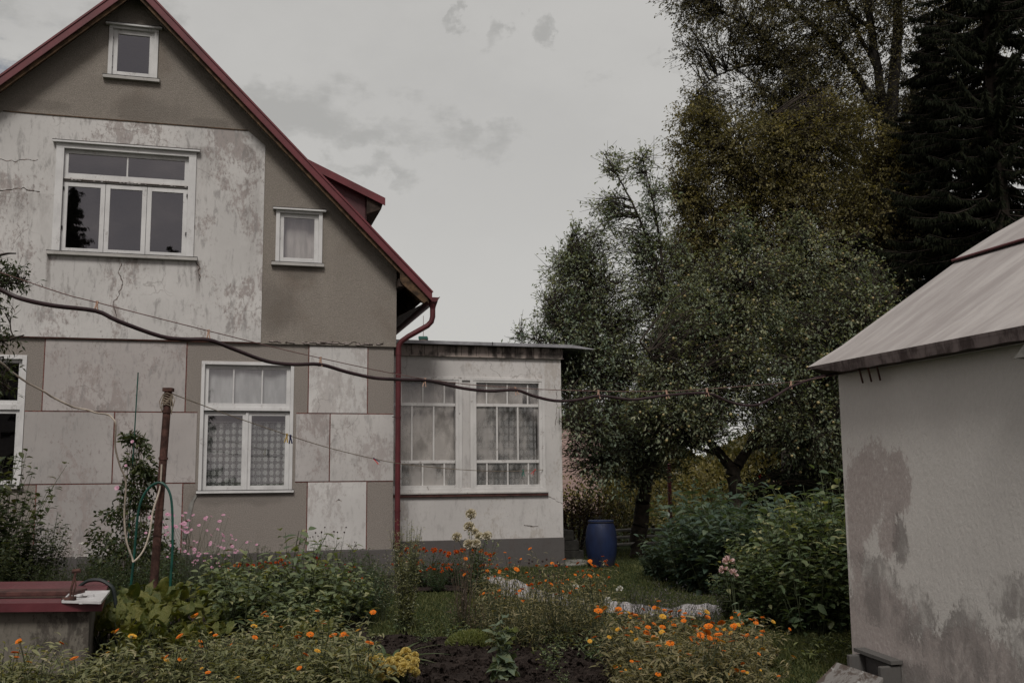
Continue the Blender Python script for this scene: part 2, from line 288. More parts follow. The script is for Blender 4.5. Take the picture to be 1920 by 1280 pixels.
LG = {
 'apple': [(0, (.019, .026, .018)), (.45, (.036, .044, .029)), (.8, (.056, .060, .038)), (1, (.10, .090, .052))],
 'pear': [(0, (.020, .028, .021)), (.5, (.038, .047, .034)), (.85, (.056, .062, .042)), (1, (.09, .082, .048))],
 'yellow': [(0, (.029, .028, .015)), (.5, (.051, .047, .024)), (1, (.100, .086, .036))],
 'birch': [(0, (.026, .025, .016)), (.6, (.045, .042, .024)), (1, (.075, .065, .036))],
 'spruce': [(0, (.007, .010, .006)), (.7, (.014, .018, .010)), (1, (.028, .030, .015))],
 'bush_blue': [(0, (.014, .024, .017)), (.6, (.026, .042, .030)), (1, (.055, .072, .045))],
 'bush_green': [(0, (.018, .030, .016)), (.6, (.034, .050, .024)), (.9, (.06, .07, .035)), (1, (.12, .12, .06))],
 'marigold': [(0, (.045, .055, .024)), (.5, (.085, .092, .042)), (.85, (.13, .13, .066)), (1, (.18, .16, .095))],
 'calend2': [(0, (.05, .05, .022)), (.5, (.095, .088, .04)), (1, (.17, .145, .08))],
 'broad': [(0, (.030, .045, .012)), (.5, (.065, .080, .018)), (1, (.115, .115, .03))],
 'potato': [(0, (.030, .045, .026)), (.5, (.055, .075, .038)), (.85, (.085, .10, .05)), (1, (.15, .15, .075))],
 'feather': [(0, (.016, .030, .018)), (.6, (.03, .048, .026)), (1, (.055, .07, .035))],
 'vine': [(0, (.016, .026, .012)), (.6, (.030, .042, .018)), (1, (.055, .060, .024))],
 'greypl': [(0, (.09, .10, .065)), (.5, (.14, .15, .10)), (1, (.21, .20, .14))],
 'mallow': [(0, (.075, .11, .07)), (.6, (.12, .16, .11)), (1, (.2, .23, .16))],
 'brown': [(0, (.035, .026, .020)), (.6, (.065, .048, .038)), (1, (.11, .085, .06))],
 'cushion': [(0, (.045, .060, .018)), (.6, (.08, .095, .03)), (1, (.12, .125, .045))],
 'strap': [(0, (.035, .06, .02)), (.6, (.07, .10, .04)), (1, (.16, .17, .09))],
 'purple': [(0, (.05, .045, .05)), (.5, (.08, .07, .085)), (1, (.14, .11, .15))],
 'hedge': [(0, (.020, .022, .010)), (.6, (.045, .045, .016)), (1, (.10, .085, .030))],
 'redleaf': [(0, (.022, .014, .012)), (.6, (.045, .03, .022)), (1, (.075, .045, .03))],
 'distant': [(0, (.09, .085, .028)), (.6, (.15, .13, .045)), (1, (.24, .20, .08))],
 'silver': [(0, (.25, .26, .25)), (1, (.4, .41, .4))],
}
LSC = {'apple': 5.6, 'pear': 6.0, 'yellow': 3.2, 'birch': 3.2, 'spruce': .8, 'bush_blue': 2.6, 'bush_green': 3.2, 'marigold': 2.3, 'calend2': 2.1, 'broad': 1.8, 'potato': 2.5, 'feather': 2.3, 'vine': 1.9, 'greypl': 2.0, 'brown': 2.0, 'mallow': 1.7, 'silver': 1.5, 'cushion': 2.2, 'strap': 1.4, 'hedge': 1.6, 'purple': 1.4}
LG = {k: [(p, tuple(min(.42, x * LSC.get(k, 1.2)) for x in c)) for p, c in v] for k, v in LG.items()}
for k, v in LG.items(): M['L_' + k] = leafmat(k + '_leaves', v, .08 if k == 'spruce' else .42, *((.75, .06) if k == 'spruce' else (.62, .22) if k in ('apple', 'pear', 'yellow', 'birch') else (.42, .5)), vein=(k in ('broad', 'mallow')))
M['grass'] = leafmat('grass_blades', [(0, (.052, .066, .024)), (.6, (.085, .102, .036)), (1, (.16, .16, .07))], .3, .6, .2)
M['stem'] = simple('green_stem', (.05, .06, .03), .7, bump=0)
M['stem_dry'] = simple('dry_stalk', (.10, .08, .06), .85, bump=0)
FL = {'orange': [(0, (.62, .13, .008)), (1, (.80, .24, .02))], 'yellow': [(0, (.60, .30, .03)), (1, (.72, .42, .06))], 'tagetes': [(0, (.42, .045, .008)), (.6, (.62, .11, .012)), (1, (.72, .2, .02))],
      'red': [(0, (.22, .015, .010)), (1, (.4, .03, .015))], 'pink': [(0, (.44, .20, .31)), (1, (.62, .38, .48))], 'cream': [(0, (.50, .45, .34)), (1, (.66, .62, .54))], 'white': [(0, (.5, .5, .48)), (1, (.66, .66, .64))],
      'mum': [(0, (.56, .44, .13)), (1, (.74, .62, .26))], 'rosepink': [(0, (.50, .34, .35)), (1, (.68, .50, .50))], 'lilac': [(0, (.12, .09, .16)), (1, (.2, .16, .24))]}
for k, v in FL.items(): M['F_' + k] = leafmat(k + '_petals', v, .25, .6, .2)
M['F_centre'] = simple('flower_centre', (.16, .07, .02), .9, bump=0)
M['seedhead'] = simple('dry_seed_head', (.045, .030, .026), .9, bump=0)

# ------------------------------------------------------------------ object helpers
def link(o, parent=None):
    COL.objects.link(o)
    if parent is not None: o.parent = parent
    return o
def tag(o, label=None, cat=None, group=None, kind=None):
    if label: o['label'] = label
    if cat: o['category'] = cat
    if group: o['group'] = group
    if kind: o['kind'] = kind
    return o
def empty(name, loc=(0, 0, 0), rz=0., label=None, cat=None, group=None):
    o = bpy.data.objects.new(name, None); link(o); o.location = tuple(float(v) for v in loc); o.rotation_euler = (0, 0, rz); return tag(o, label, cat, group)
def dup(root, loc, rz=0., s=1., label=None, group=None):
    r = root.copy(); COL.objects.link(r); r.location = tuple(float(v) for v in loc); r.rotation_euler = (0, 0, rz); r.scale = (s, s, s)
    if label: r['label'] = label
    if group: r['group'] = group
    for ch in root.children:
        c = ch.copy(); COL.objects.link(c); c.parent = r
        for g in ch.children: d = g.copy(); COL.objects.link(d); d.parent = c
    return r
class MB:
    def __init__(s): s.v = []; s.f = []; s.mi = []; s.mats = []
    def m(s, mat):
        if mat not in s.mats: s.mats.append(mat)
        return s.mats.index(mat)
    def face(s, pts, mat):
        i = len(s.v); s.v += [tuple(map(float, p)) for p in pts]; s.f.append(tuple(range(i, i + len(pts)))); s.mi.append(s.m(mat))
    def box(s, a, b, mat, jit=0.):
        x0, x1 = sorted((a[0], b[0])); y0, y1 = sorted((a[1], b[1])); z0, z1 = sorted((a[2], b[2])); i = len(s.v)
        s.v += [(x, y, z) for x in (x0, x1) for y in (y0, y1) for z in (z0, z1)]
        k = s.m(mat)
        for q in ((0, 1, 3, 2), (4, 6, 7, 5), (0, 4, 5, 1), (2, 3, 7, 6), (0, 2, 6, 4), (1, 5, 7, 3)): s.f.append(tuple(i + j for j in q)); s.mi.append(k)
        return s
    def prism(s, poly, y0, y1, mat, mat_side=None):
        """polygon in x,z given counter-clockwise seen from -y, extruded from y0 to y1"""
        n = len(poly); s.face([(x, y0, z) for x, z in poly], mat); s.face([(x, y1, z) for x, z in reversed(poly)], mat)
        for i in range(n):
            a, b = poly[i], poly[(i + 1) % n]; s.face([(a[0], y0, a[1]), (a[0], y1, a[1]), (b[0], y1, b[1]), (b[0], y0, b[1])], mat_side or mat)
        return s
    def bar(s, p, q, w, h, mat, up=(0, 0, 1)):
        p, q = Vector(p), Vector(q); d = (q - p).normalized(); up = Vector(up); r = d.cross(up)
        if r.length < 1e-4: r = d.cross(Vector((0, 1, 0)))
        r.normalize(); t = r.cross(d); i = len(s.v); k = s.m(mat)
        for e in (p, q):
            for a, b in ((-1, -1), (1, -1), (1, 1), (-1, 1)): s.v.append(tuple(e + r * a * w / 2 + t * b * h / 2))
        for f in ((0, 1, 2, 3), (7, 6, 5, 4), (0, 4, 5, 1), (1, 5, 6, 2), (2, 6, 7, 3), (3, 7, 4, 0)): s.f.append(tuple(i + j for j in f)); s.mi.append(k)
        return s
    def tube(s, pts, rad, mat, n=8, cap=True):
        pts = [Vector(tuple(map(float, p))) for p in pts]
        if isinstance(rad, (int, float)): rad = [rad] * len(pts)
        k = s.m(mat); prev = None; i0 = len(s.v)
        for j, p in enumerate(pts):
            d = (pts[min(j + 1, len(pts) - 1)] - pts[max(j - 1, 0)])
            d = d.normalized() if d.length > 1e-9 else Vector((0, 0, 1))
            if prev is None: a = d.orthogonal().normalized()
            else:
                a = prev - d * prev.dot(d); a = a.normalized() if a.length > 1e-6 else d.orthogonal().normalized()
            prev = a; b = d.cross(a)
            for q in range(n): t = 2 * pi * q / n; s.v.append(tuple(p + (a * cos(t) + b * sin(t)) * rad[j]))
        for j in range(len(pts) - 1):
            for q in range(n):
                q2 = (q + 1) % n; s.f.append((i0 + j * n + q, i0 + j * n + q2, i0 + (j + 1) * n + q2, i0 + (j + 1) * n + q)); s.mi.append(k)
        if cap:
            s.f.append(tuple(i0 + q for q in reversed(range(n)))); s.mi.append(k); e = i0 + (len(pts) - 1) * n; s.f.append(tuple(e + q for q in range(n))); s.mi.append(k)
        return s
    def lathe(s, prof, c, mat, n=20, axis='z'):
        k = s.m(mat); i0 = len(s.v)
        for r, z in prof:
            for q in range(n): t = 2 * pi * q / n; s.v.append((c[0] + r * cos(t), c[1] + r * sin(t), c[2] + z))
        for j in range(len(prof) - 1):
            for q in range(n): q2 = (q + 1) % n; s.f.append((i0 + j * n + q, i0 + j * n + q2, i0 + (j + 1) * n + q2, i0 + (j + 1) * n + q)); s.mi.append(k)
        s.f.append(tuple(i0 + q for q in reversed(range(n)))); s.mi.append(k); e = i0 + (len(prof) - 1) * n; s.f.append(tuple(e + q for q in range(n))); s.mi.append(k)
        return s
    def build(s, name, parent=None, smooth=False, bevel=0.):
        me = bpy.data.meshes.new(name); me.from_pydata(s.v, [], s.f)
        for m in s.mats: me.materials.append(m)
        me.polygons.foreach_set('material_index', s.mi)
        if smooth: me.polygons.foreach_set('use_smooth', [True] * len(s.f))
        me.update(); o = bpy.data.objects.new(name, me); link(o, parent)
        if smooth:
            try: me.set_sharp_from_angle(angle=radians(40))
            except Exception: pass
        if bevel: b = o.modifiers.new('bevel', 'BEVEL'); b.width = bevel; b.segments = 2; b.limit_method = 'ANGLE'
        return o

def npmesh(name, V, Fq, mats, mi=None, rnd=None, parent=None, smooth=True, mesh_only=False):
    """V (n,3); Fq (m,4) quads (last index repeated = -1 for triangles)"""
    Fq = np.asarray(Fq, dtype=np.int64); tri = Fq[:, 3] < 0; cnt = np.where(tri, 3, 4).astype(np.int32)
    flat = Fq.reshape(-1); flat = flat[flat >= 0]
    me = bpy.data.meshes.new(name); me.vertices.add(len(V)); me.vertices.foreach_set('co', np.asarray(V, dtype=np.float32).reshape(-1))
    me.loops.add(len(flat)); me.loops.foreach_set('vertex_index', flat.astype(np.int32)); me.polygons.add(len(Fq))
    st = np.zeros(len(Fq), dtype=np.int32); st[1:] = np.cumsum(cnt)[:-1]; me.polygons.foreach_set('loop_start', st)
    try: me.polygons.foreach_set('loop_total', cnt)
    except Exception: pass
    for m in mats: me.materials.append(m)
    if mi is not None: me.polygons.foreach_set('material_index', np.asarray(mi, dtype=np.int32))
    me.polygons.foreach_set('use_smooth', np.full(len(Fq), smooth))
    if rnd is not None:
        a = me.attributes.new('rnd', 'FLOAT', 'POINT'); a.data.foreach_set('value', np.asarray(rnd, dtype=np.float32))
    me.update(calc_edges=True); me.validate()
    if mesh_only: return me
    o = bpy.data.objects.new(name, me); return link(o, parent)

def unit(a): return a / np.maximum(np.linalg.norm(a, axis=-1, keepdims=True), 1e-9)
DIAMOND = [(0, .0), (.45, 1.), (1., .0)]
OVATE = [(0, .05), (.22, .72), (.5, 1.), (.78, .62), (1., .03)]
BLADE = [(0, .4), (.4, 1.), (.75, .7), (1., .05)]
HEART = [(0, .25), (.12, .85), (.38, 1.), (.7, .66), (1., .04)]
class LS:
    """collects leaves (and thin stems) for one numpy mesh"""
    def __init__(s): s.V = []; s.F = []; s.R = []; s.MI = []; s.n = 0
    def leaves(s, P, D, U, L, W, prof=None, fold=.25, droop=.25, mi=0, rnd=None, wave=0.):
        P = np.asarray(P, float); n = len(P)
        if n == 0: return
        D = unit(np.asarray(D, float)); U = np.asarray(U, float); S = unit(np.cross(D, U)); U = np.cross(S, D)
        L = np.broadcast_to(np.asarray(L, float), (n,))[:, None]; W = np.broadcast_to(np.asarray(W, float), (n,))[:, None]
        if rnd is None: rnd = RNG.random(n)
        if prof is None:                          # four-point leaf, folded along its midrib
            mid = P + D * L * .48 - U * L * droop * .25
            v = np.stack([P, mid + S * W * .5 + U * W * fold, P + D * L - U * L * droop, mid - S * W * .5 + U * W * fold], 1)
            idx = np.arange(n)[:, None] * 4 + np.array([[0, 3, 2, 1]]) + s.n
            s.V.append(v.reshape(-1, 3)); s.F.append(idx); s.R.append(np.repeat(rnd, 4)); s.MI.append(np.full(n, mi)); s.n += 4 * n; return
        k = len(prof); rows = []
        for t, w in prof:
            c = P + D * L * t - U * L * droop * t * t
            ww = W * w * .5; wv = U * W * wave * RNG.normal(0, 1, (n, 1)); wv2 = U * W * wave * RNG.normal(0, 1, (n, 1))
            rows += [c + S * ww + U * ww * fold * 2 + wv, c, c - S * ww + U * ww * fold * 2 + wv2]
        v = np.stack(rows, 1); base = np.arange(n)[:, None] * (3 * k) + s.n; fs = []
        for j in range(k - 1):
            a = 3 * j; fs += [base + np.array([[a, a + 1, a + 4, a + 3]]), base + np.array([[a + 1, a + 2, a + 5, a + 4]])]
        s.V.append(v.reshape(-1, 3)); s.F.append(np.concatenate(fs)); s.R.append(np.repeat(rnd, 3 * k)); s.MI.append(np.full(n * 2 * (k - 1), mi)); s.n += 3 * k * n
    def tubes(s, A, B, ra, rb, mi=1, seg=3):
        """many straight tapered sticks"""
        A = np.asarray(A, float); B = np.asarray(B, float); n = len(A)
        if n == 0: return
        d = unit(B - A); o = unit(np.cross(d, np.tile([.31, .77, .55], (n, 1)))); q = np.cross(d, o)
        ra = np.broadcast_to(np.asarray(ra, float), (n,))[:, None]; rb = np.broadcast_to(np.asarray(rb, float), (n,))[:, None]
        v = []
        for P_, r_ in ((A, ra), (B, rb)):
            for j in range(seg): t = 2 * pi * j / seg; v.append(P_ + (o * cos(t) + q * sin(t)) * r_)
        v = np.stack(v, 1); base = np.arange(n)[:, None] * 2 * seg + s.n
        fs = [base + np.array([[j, (j + 1) % seg, seg + (j + 1) % seg, seg + j]]) for j in range(seg)]
        s.V.append(v.reshape(-1, 3)); s.F.append(np.concatenate(fs)); s.R.append(np.repeat(RNG.random(n), 2 * seg)); s.MI.append(np.full(n * seg, mi)); s.n += 2 * seg * n
    def poly(s, pts, r0, r1, mi=1, seg=4):
        pts = np.asarray(pts, float); k = len(pts); r = np.linspace(r0, r1, k); s.tubes(pts[:-1], pts[1:], r[:-1], r[1:], mi, seg)
    def build(s, name, mats, parent=None, mesh_only=False, smooth=True):
        return npmesh(name, np.concatenate(s.V), np.concatenate(s.F), mats, np.concatenate(s.MI), np.concatenate(s.R), parent, smooth, mesh_only)
def rdir(n, zb=0.): v = RNG.normal(0, 1, (n, 3)); v[:, 2] += zb; return unit(v)

# ================================================================== GROUND
def grid_sheet(name, x0, x1, y0, y1, nx, ny, zf, mat, inside=None):
    xs = np.linspace(x0, x1, nx); ys = np.linspace(y0, y1, ny); X, Y = np.meshgrid(xs, ys); Z = zf(X, Y)
    V = np.stack([X, Y, Z], -1).reshape(-1, 3); i = np.arange(nx * ny).reshape(ny, nx)
    F = np.stack([i[:-1, :-1], i[:-1, 1:], i[1:, 1:], i[1:, :-1]], -1).reshape(-1, 4)
    if inside is not None:
        c = V[F].mean(1); F = F[inside(c[:, 0], c[:, 1])]
    return npmesh(name, V, F, [mat])
g = MB(); g.face([(-400, -400, 0), (400, -400, 0), (400, 700, 0), (-400, 700, 0)], M['ground']); go = g.build('ground'); tag(go, kind='structure')
def gxp(px, Y): return (px - 960) / FPX * Y * 1.0
def in_bed(x, y):
    w = .25 * np.sin(x * 2.1) + .15 * np.sin(x * 5.3 + 1)
    px = 960 + x / y * FPX
    b = ((y < 11.9 + w) & (px < 690)) | ((y < 10.1 + w * .6) & (px < 1130)) | ((y < 10.3 + w * .5) & (px >= 880) & (px < 1415 + 25 * np.sin(y * 3)))
    return b & (y > 4) & (x > -9)
so_ = grid_sheet('soil_bed', -9, 3, 4, 12.4, 240, 180, lambda X, Y: .02 + .012 * np.sin(X * 9 + Y * 3) * np.sin(Y * 11 - X * 4) + .01 * RNG.random(X.shape), M['soil'], in_bed); tag(so_, kind='structure')
b2 = grid_sheet('soil_border', -9, .6, 12.6, 17.1, 160, 70, lambda X, Y: .02 + .012 * RNG.random(X.shape), M['soil'], lambda x, y: (y > 13.7 + .28 * (x + 2) + .1 * np.sin(x * 4)) & (x < -.35)); tag(b2, kind='structure')

cl = LS(); n = 9000; y = RNG.uniform(6.6, 10.6, n); x = (RNG.uniform(700, 1180, n) - 960) / FPX * y; k = in_bed(x, y); x, y = x[k], y[k]; n = len(x); sz = .008 + .03 * RNG.random(n) ** 3
for q in range(3): cl.leaves(np.stack([x - sz / 2, y, .022 + sz * .25 * RNG.random(n)], 1) + RNG.normal(0, .003, (n, 3)), rdir(n) * [1, 1, .5], rdir(n, .8), sz * 1.3, sz * 1.2, [(0, .5), (.5, 1.), (1, .4)], -.35, .5)
co_ = cl.build('soil_clods', [M['soil']]); tag(co_, 'loose crumbs and clods on the bare dark soil', 'soil clods', kind='stuff')
FLP = [(880, 15.4), (925, 15.3), (950, 15.0), (965, 14.2), (990, 13.5), (1030, 12.9), (1080, 12.5), (1130, 12.05), (1190, 11.75), (1260, 11.55), (1315, 11.7), (1340, 11.8)]
# lawn grass: uncountable
n = 150000
y = 7 + 15 * RNG.random(n) ** 1.25; x = (-.22 + .62 * RNG.random(n)) * y
px = 960 + x / y * FPX
keep = ~in_bed(x, y); keep &= ~((y > 13.7 + .28 * (x + 2)) & (x < -.35)); keep &= (px > 640)
fx, fy = np.array([(p - 960) / FPX * Y for p, Y in FLP]), np.array([Y for p, Y in FLP]); tt_ = np.linspace(0, 1, 120); fx = np.interp(tt_, np.linspace(0, 1, len(fx)), fx); fy = np.interp(tt_, np.linspace(0, 1, len(fy)), fy)
for a, b in zip(fx, fy): keep &= ((x - a) ** 2 + (y - b) ** 2 > .19 ** 2)
x, y = x[keep], y[keep]; n = len(x)
ls = LS(); P = np.stack([x, y, np.zeros(n)], 1); d = rdir(n, 1.6); d[:, 2] = abs(d[:, 2])
cl_ = .6 + .8 * np.clip(np.sin(x * 3.1 + 1) * np.sin(y * 2.3) + RNG.normal(0, .3, n), 0, 1)
ls.leaves(P, d, rdir(n), (.03 + .05 * RNG.random(n)) * cl_, .009, None, .1, .25)
gr = ls.build('lawn_grass', [M['grass']]); tag(gr, 'short dark green lawn grass between the beds and the sun porch', 'grass', kind='stuff')

# ================================================================== HOUSE
def axes_obj(name, pos, label, cat, group=None): return empty(name, pos, YAW, label, cat, group)
c0 = at(736, 1072, 16.3); C0 = (float(c0[0]), 16.3, 0.)
house = axes_obj('house', C0, 'two-storey gabled house with patchy render and a dark red roof', 'house')
RT = lambda u: 8.804 - 1.009 * (u + 3.786)           # right roof top line
LT = lambda u: 8.722 + .961 * (u + 4.456)            # left roof top line
UR, ZR = -4.07, 9.09
def roofz(u): return min(RT(u), LT(u))
LW = -8.15
def wall_cells(mb, cols, holes, y0, mat, z0f, z1f, reveal=.14):
    """vertical strips between the u values in cols with rectangular holes (u0,u1,z0,z1)"""
    us = sorted(set([round(c, 4) for c in cols] + [h[i] for h in holes for i in (0, 1) if cols[0] <= h[i] <= cols[-1]]))
    for a, b in zip(us[:-1], us[1:]):
        hs = sorted([(h[2], h[3]) for h in holes if h[0] <= a + 1e-5 and h[1] >= b - 1e-5])
        lo = (z0f(a), z0f(b))
        for h0, h1 in hs + [(None, None)]:
            hi = (z1f(a), z1f(b)) if h0 is None else (h0, h0)
            if hi[0] > lo[0] + 1e-5 or hi[1] > lo[1] + 1e-5: mb.face([(a, y0, lo[0]), (b, y0, lo[1]), (b, y0, hi[1]), (a, y0, hi[0])], mat)
            if h0 is not None: lo = (h1, h1)
    for u0, u1, h0, h1 in holes:
        y1 = y0 + reveal
        mb.face([(u0, y0, h0), (u0, y1, h0), (u0, y1, h1), (u0, y0, h1)], mat); mb.face([(u1, y0, h1), (u1, y1, h1), (u1, y1, h0), (u1, y0, h0)], mat)
        mb.face([(u0, y0, h1), (u0, y1, h1), (u1, y1, h1), (u1, y0, h1)], mat); mb.face([(u0, y0, h0), (u1, y0, h0), (u1, y1, h0), (u0, y1, h0)], mat)
BIG = (-5.03, -3.17, 4.87, 6.50); ATT = (-4.40, -3.76, 7.65, 8.44); SML = (-1.84, -1.20, 4.87, 5.69); GW = (-2.93, -1.555, 1.33, 3.30); GL = (-6.73, -5.36, 1.45, 3.33)
UY = -.04                                             # the upper storey stands slightly proud
mb = MB()
wall_cells(mb, [LW - .03, -6.7, UR, -2.0, .03], [BIG, ATT, SML], UY, M['rough'], lambda u: 3.585, lambda u: roofz(u) - .10)
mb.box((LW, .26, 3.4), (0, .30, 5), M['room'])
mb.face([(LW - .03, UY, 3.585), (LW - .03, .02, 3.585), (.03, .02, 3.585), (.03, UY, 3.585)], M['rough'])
for u, s_ in ((.03, 1), (LW - .03, -1)):
    mb.face([(u, UY, 3.585), (u, 8.5, 3.585), (u, 8.5, roofz(u) - .1), (u, UY, roofz(u) - .1)], M['rough'])
uw = mb.build('gable_wall', house)
mb = MB()
wall_cells(mb, [LW, -4, 0], [GW, GL], 0., M['rough_low'], lambda u: .40, lambda u: 3.60)
for u in (0, LW): mb.face([(u, 0, .4), (u, 8.5, .4), (u, 8.5, 3.6), (u, 0, 3.6)], M['rough_low'])
mb.face([(LW, 8.5, 0), (0, 8.5, 0), (0, 8.5, 5), (UR, 8.5, 9), (LW, 8.5, 5)], M['rough_low'])
mb.build('ground_floor_wall', house)
mb = MB(); mb.box((LW - .04, -.05, 0), (.03, .30, .425), M['plinth']); mb.box((-.3, .301, 0), (.03, 8.4, .425), M['plinth']); mb.build('plinth', house, bevel=.01)
# dim rooms behind the panes
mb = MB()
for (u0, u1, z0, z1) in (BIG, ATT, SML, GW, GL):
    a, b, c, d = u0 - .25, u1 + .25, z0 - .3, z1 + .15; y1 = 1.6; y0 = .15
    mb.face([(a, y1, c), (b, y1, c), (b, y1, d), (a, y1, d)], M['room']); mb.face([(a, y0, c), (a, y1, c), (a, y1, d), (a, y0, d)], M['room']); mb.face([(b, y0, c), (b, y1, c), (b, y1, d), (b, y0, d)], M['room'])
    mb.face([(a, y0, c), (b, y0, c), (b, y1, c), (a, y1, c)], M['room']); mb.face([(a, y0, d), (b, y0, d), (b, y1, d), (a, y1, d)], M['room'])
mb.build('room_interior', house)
# smooth render panels standing 8 mm proud, rust-red joints between them
def panel(poly_or_rect, y, mat, holes=(), th=.010, cracks=None):
    mb = MB()
    if len(poly_or_rect) == 4 and not isinstance(poly_or_rect[0], tuple):
        u0, u1, z0, z1 = poly_or_rect; cols = [u0, u1]; lo = lambda u: z0; hi = lambda u: z1
    else: cols, lo, hi = poly_or_rect
    wall_cells(mb, cols, list(holes), y - th, mat, lo, hi, th)
    u0, u1 = cols[0], cols[-1]
    cs = sorted(cols)
    for a, b in zip(cs[:-1], cs[1:]):
        mb.face([(a, y - th, hi(a)), (b, y - th, hi(b)), (b, y, hi(b)), (a, y, hi(a))], mat); mb.face([(a, y - th, lo(a)), (a, y, lo(a)), (b, y, lo(b)), (b, y - th, lo(b))], mat)
    for u in (u0, u1): mb.face([(u, y - th, lo(u)), (u, y, lo(u)), (u, y, hi(u)), (u, y - th, hi(u))], mat)
    if cracks:
        for path, w in cracks: crack(mb, path, y - th - .002, w)
    return mb.build('render_panel', house)
M['crack'] = simple('crack_shadow_gap', (.035, .026, .022), .95, bump=0)
M['chip'] = simple('broken_render_edge', (.30, .26, .24), .95, scale=30)
def crack(mb, path, y, w):
    """a jagged opened crack: dark band of varying width with a broken lighter lip"""
    pts = []
    for (a, b) in zip(path[:-1], path[1:]):
        a, b = np.array(a), np.array(b); L = np.linalg.norm(b - a); k = max(2, int(L / .035)); nrm = np.array([-(b - a)[1], (b - a)[0]]) / L
        for j in range(k): pts.append(a + (b - a) * j / k + nrm * random.gauss(0, .012))
    pts.append(np.array(path[-1]))
    for a, b in zip(pts[:-1], pts[1:]):
        d = b - a; nn = np.array([-d[1], d[0]]) / (np.linalg.norm(d) + 1e-9); w0 = w * random.uniform(.3, 1.3); w1 = w * random.uniform(.3, 1.3)
        q = [a + nn * w0 / 2, a - nn * w0 / 2, b - nn * w1 / 2, b + nn * w1 / 2]; mb.face([(p[0], y, p[1]) for p in q], M['crack'])
        if random.random() < .75:
            o = nn * random.choice((-1, 1)) * w * random.uniform(.8, 2.2); q = [a + nn * w0 / 2, a + o, b + o * .7, b + nn * w1 / 2]; mb.face([(p[0], y + .0008, p[1]) for p in q], M['chip'])
P_up = plaster('stained_upper_render', (.56, .55, .535), .85, 1, runs=[(-5.14, .05, 4.84, 3.7, .85), (-3.02, .05, 4.80, 4.1, .8), (-4.0, .5, 4.84, 4.55, .4), (-3.0, .35, 6.6, 5.4, .35), (-2.25, .16, 6.7, 3.7, .3), (-5.6, .5, 5.7, 4.9, .35)])
hiU = lambda u: 6.95 if -5.86 <= u <= -2.34 else (6.95 - (u + 2.34) * .83 if u > -2.34 else 6.95 + (u + 5.86) * .83)
panel(([-6.13, -5.86, -5.03, -3.17, -2.34, -2.07], lambda u: 3.60, hiU), UY, P_up, [BIG], .014, [
    ([(-4.12, 4.74), (-4.16, 4.6), (-4.10, 4.42), (-4.13, 4.3), (-4.21, 4.1), (-4.17, 3.95), (-4.14, 3.84)], .009),
    ([(-6.1, 5.86), (-5.95, 5.80), (-5.8, 5.74), (-5.6, 5.79), (-5.3, 5.76)], .012), ([(-6.1, 6.22), (-5.7, 6.2), (-5.35, 6.25)], .008),
    ([(-3.09, 4.86), (-3.02, 4.72), (-2.99, 4.5)], .012), ([(-5.7, 4.3), (-5.62, 4.05), (-5.55, 3.95)], .008)])
PM = [plaster('stained_panel_%s' % w, b, d, s_) for w, b, d, s_ in (('mauve', (.41, .385, .372), .8, 3), ('grey', (.39, .37, .357), .85, 5), ('pale', (.50, .485, .47), .6, 7), ('clean', (.57, .56, .545), .45, 9), ('worn', (.45, .43, .418), .8, 11))]  # stained panels; mauve and grey bases also carry the view's left-edge darkening
G_ = .009
for (u0, u1, z0, z1), mt in [((-5.13, -3.15, 2.52, 3.575), PM[0]), ((-5.36, -4.137, 1.47, 2.52), PM[1]), ((-4.137, -2.965, 1.47, 2.52), PM[0]), ((-1.52, -.993, 1.47, 2.52), PM[4]), ((-.993, 0, 1.47, 2.52), PM[2]),
                             ((-1.335, -.415, 2.52, 3.575), PM[3]), ((-5.15, -3.145, .425, 1.47), PM[1]), ((-1.325, -.412, .425, 1.47), PM[3]), ((-8.15, -7.0, 2.52, 3.575), PM[0]), ((-8.15, -6.9, .425, 1.47), PM[0]), ((-7.9, -6.78, 1.47, 2.52), PM[1])]:
    cr = [([(-.85, 1.20), (-.835, 1.20)], .03)] if (u0 == -1.325) else None
    panel((u0 + G_, u1 - (G_ if u1 < 0 else 0), z0 + G_, z1 - G_), 0., mt, cracks=cr)
mb = MB()
def ln(u0, u1, z0, z1): mb.box((u0, -.0035, z0), (u1, .001, z1), M['groove'])
for u, z0, z1 in [(-5.13, 2.52, 3.58), (-3.15, 2.52, 3.58), (-1.335, 2.52, 3.58), (-.415, 2.52, 3.58), (-4.137, 1.47, 2.52), (-.993, 1.47, 2.52), (-5.15, .425, 1.47), (-3.145, .425, 1.47), (-1.325, .425, 1.47), (-.412, .425, 1.47)]: ln(u - G_ * .8, u + G_ * .8, z0, z1)
for z in (2.52, 1.47): ln(-5.36, -2.97, z - G_ * .8, z + G_ * .8); ln(-1.51, 0, z - G_ * .8, z + G_ * .8)
mb.box((-6.1, UY - .006, 3.586), (-2.09, UY, 3.598), M['groove'])
# crumbling edge under the upper storey
k = -1.95
while k < -.22:
    w = random.uniform(.03, .11); z = 3.60 + random.uniform(-.012, .018)
    if random.random() < .85:
        q = [(k, z), (k + w * .9, z + random.uniform(-.01, .01)), (k + w, z + random.uniform(.02, .04)), (k + w * .1, z + random.uniform(.02, .04))]
        mb.face([(a, UY - .0025, b) for a, b in q], M['crack'])
        if random.random() < .7: q = [(a + .012, b + .006) if i < 2 else (a - .006, b - .005) for i, (a, b) in enumerate(q)]; mb.prism(q, UY - .014, UY - .004, M['chip'])
    k += w
crm = mb; crack(crm, [(-1.45, 3.62), (-1.0, 3.625), (-.6, 3.62), (-.35, 3.60)], UY - .003, .012); crm.build('joint_lines', house)
mb = MB(); mb.bar((-2.34, UY - .012, 6.95), (-5.86, UY - .012, 6.95), .03, .012, M['soffit']); mb.build('panel_cap', house)

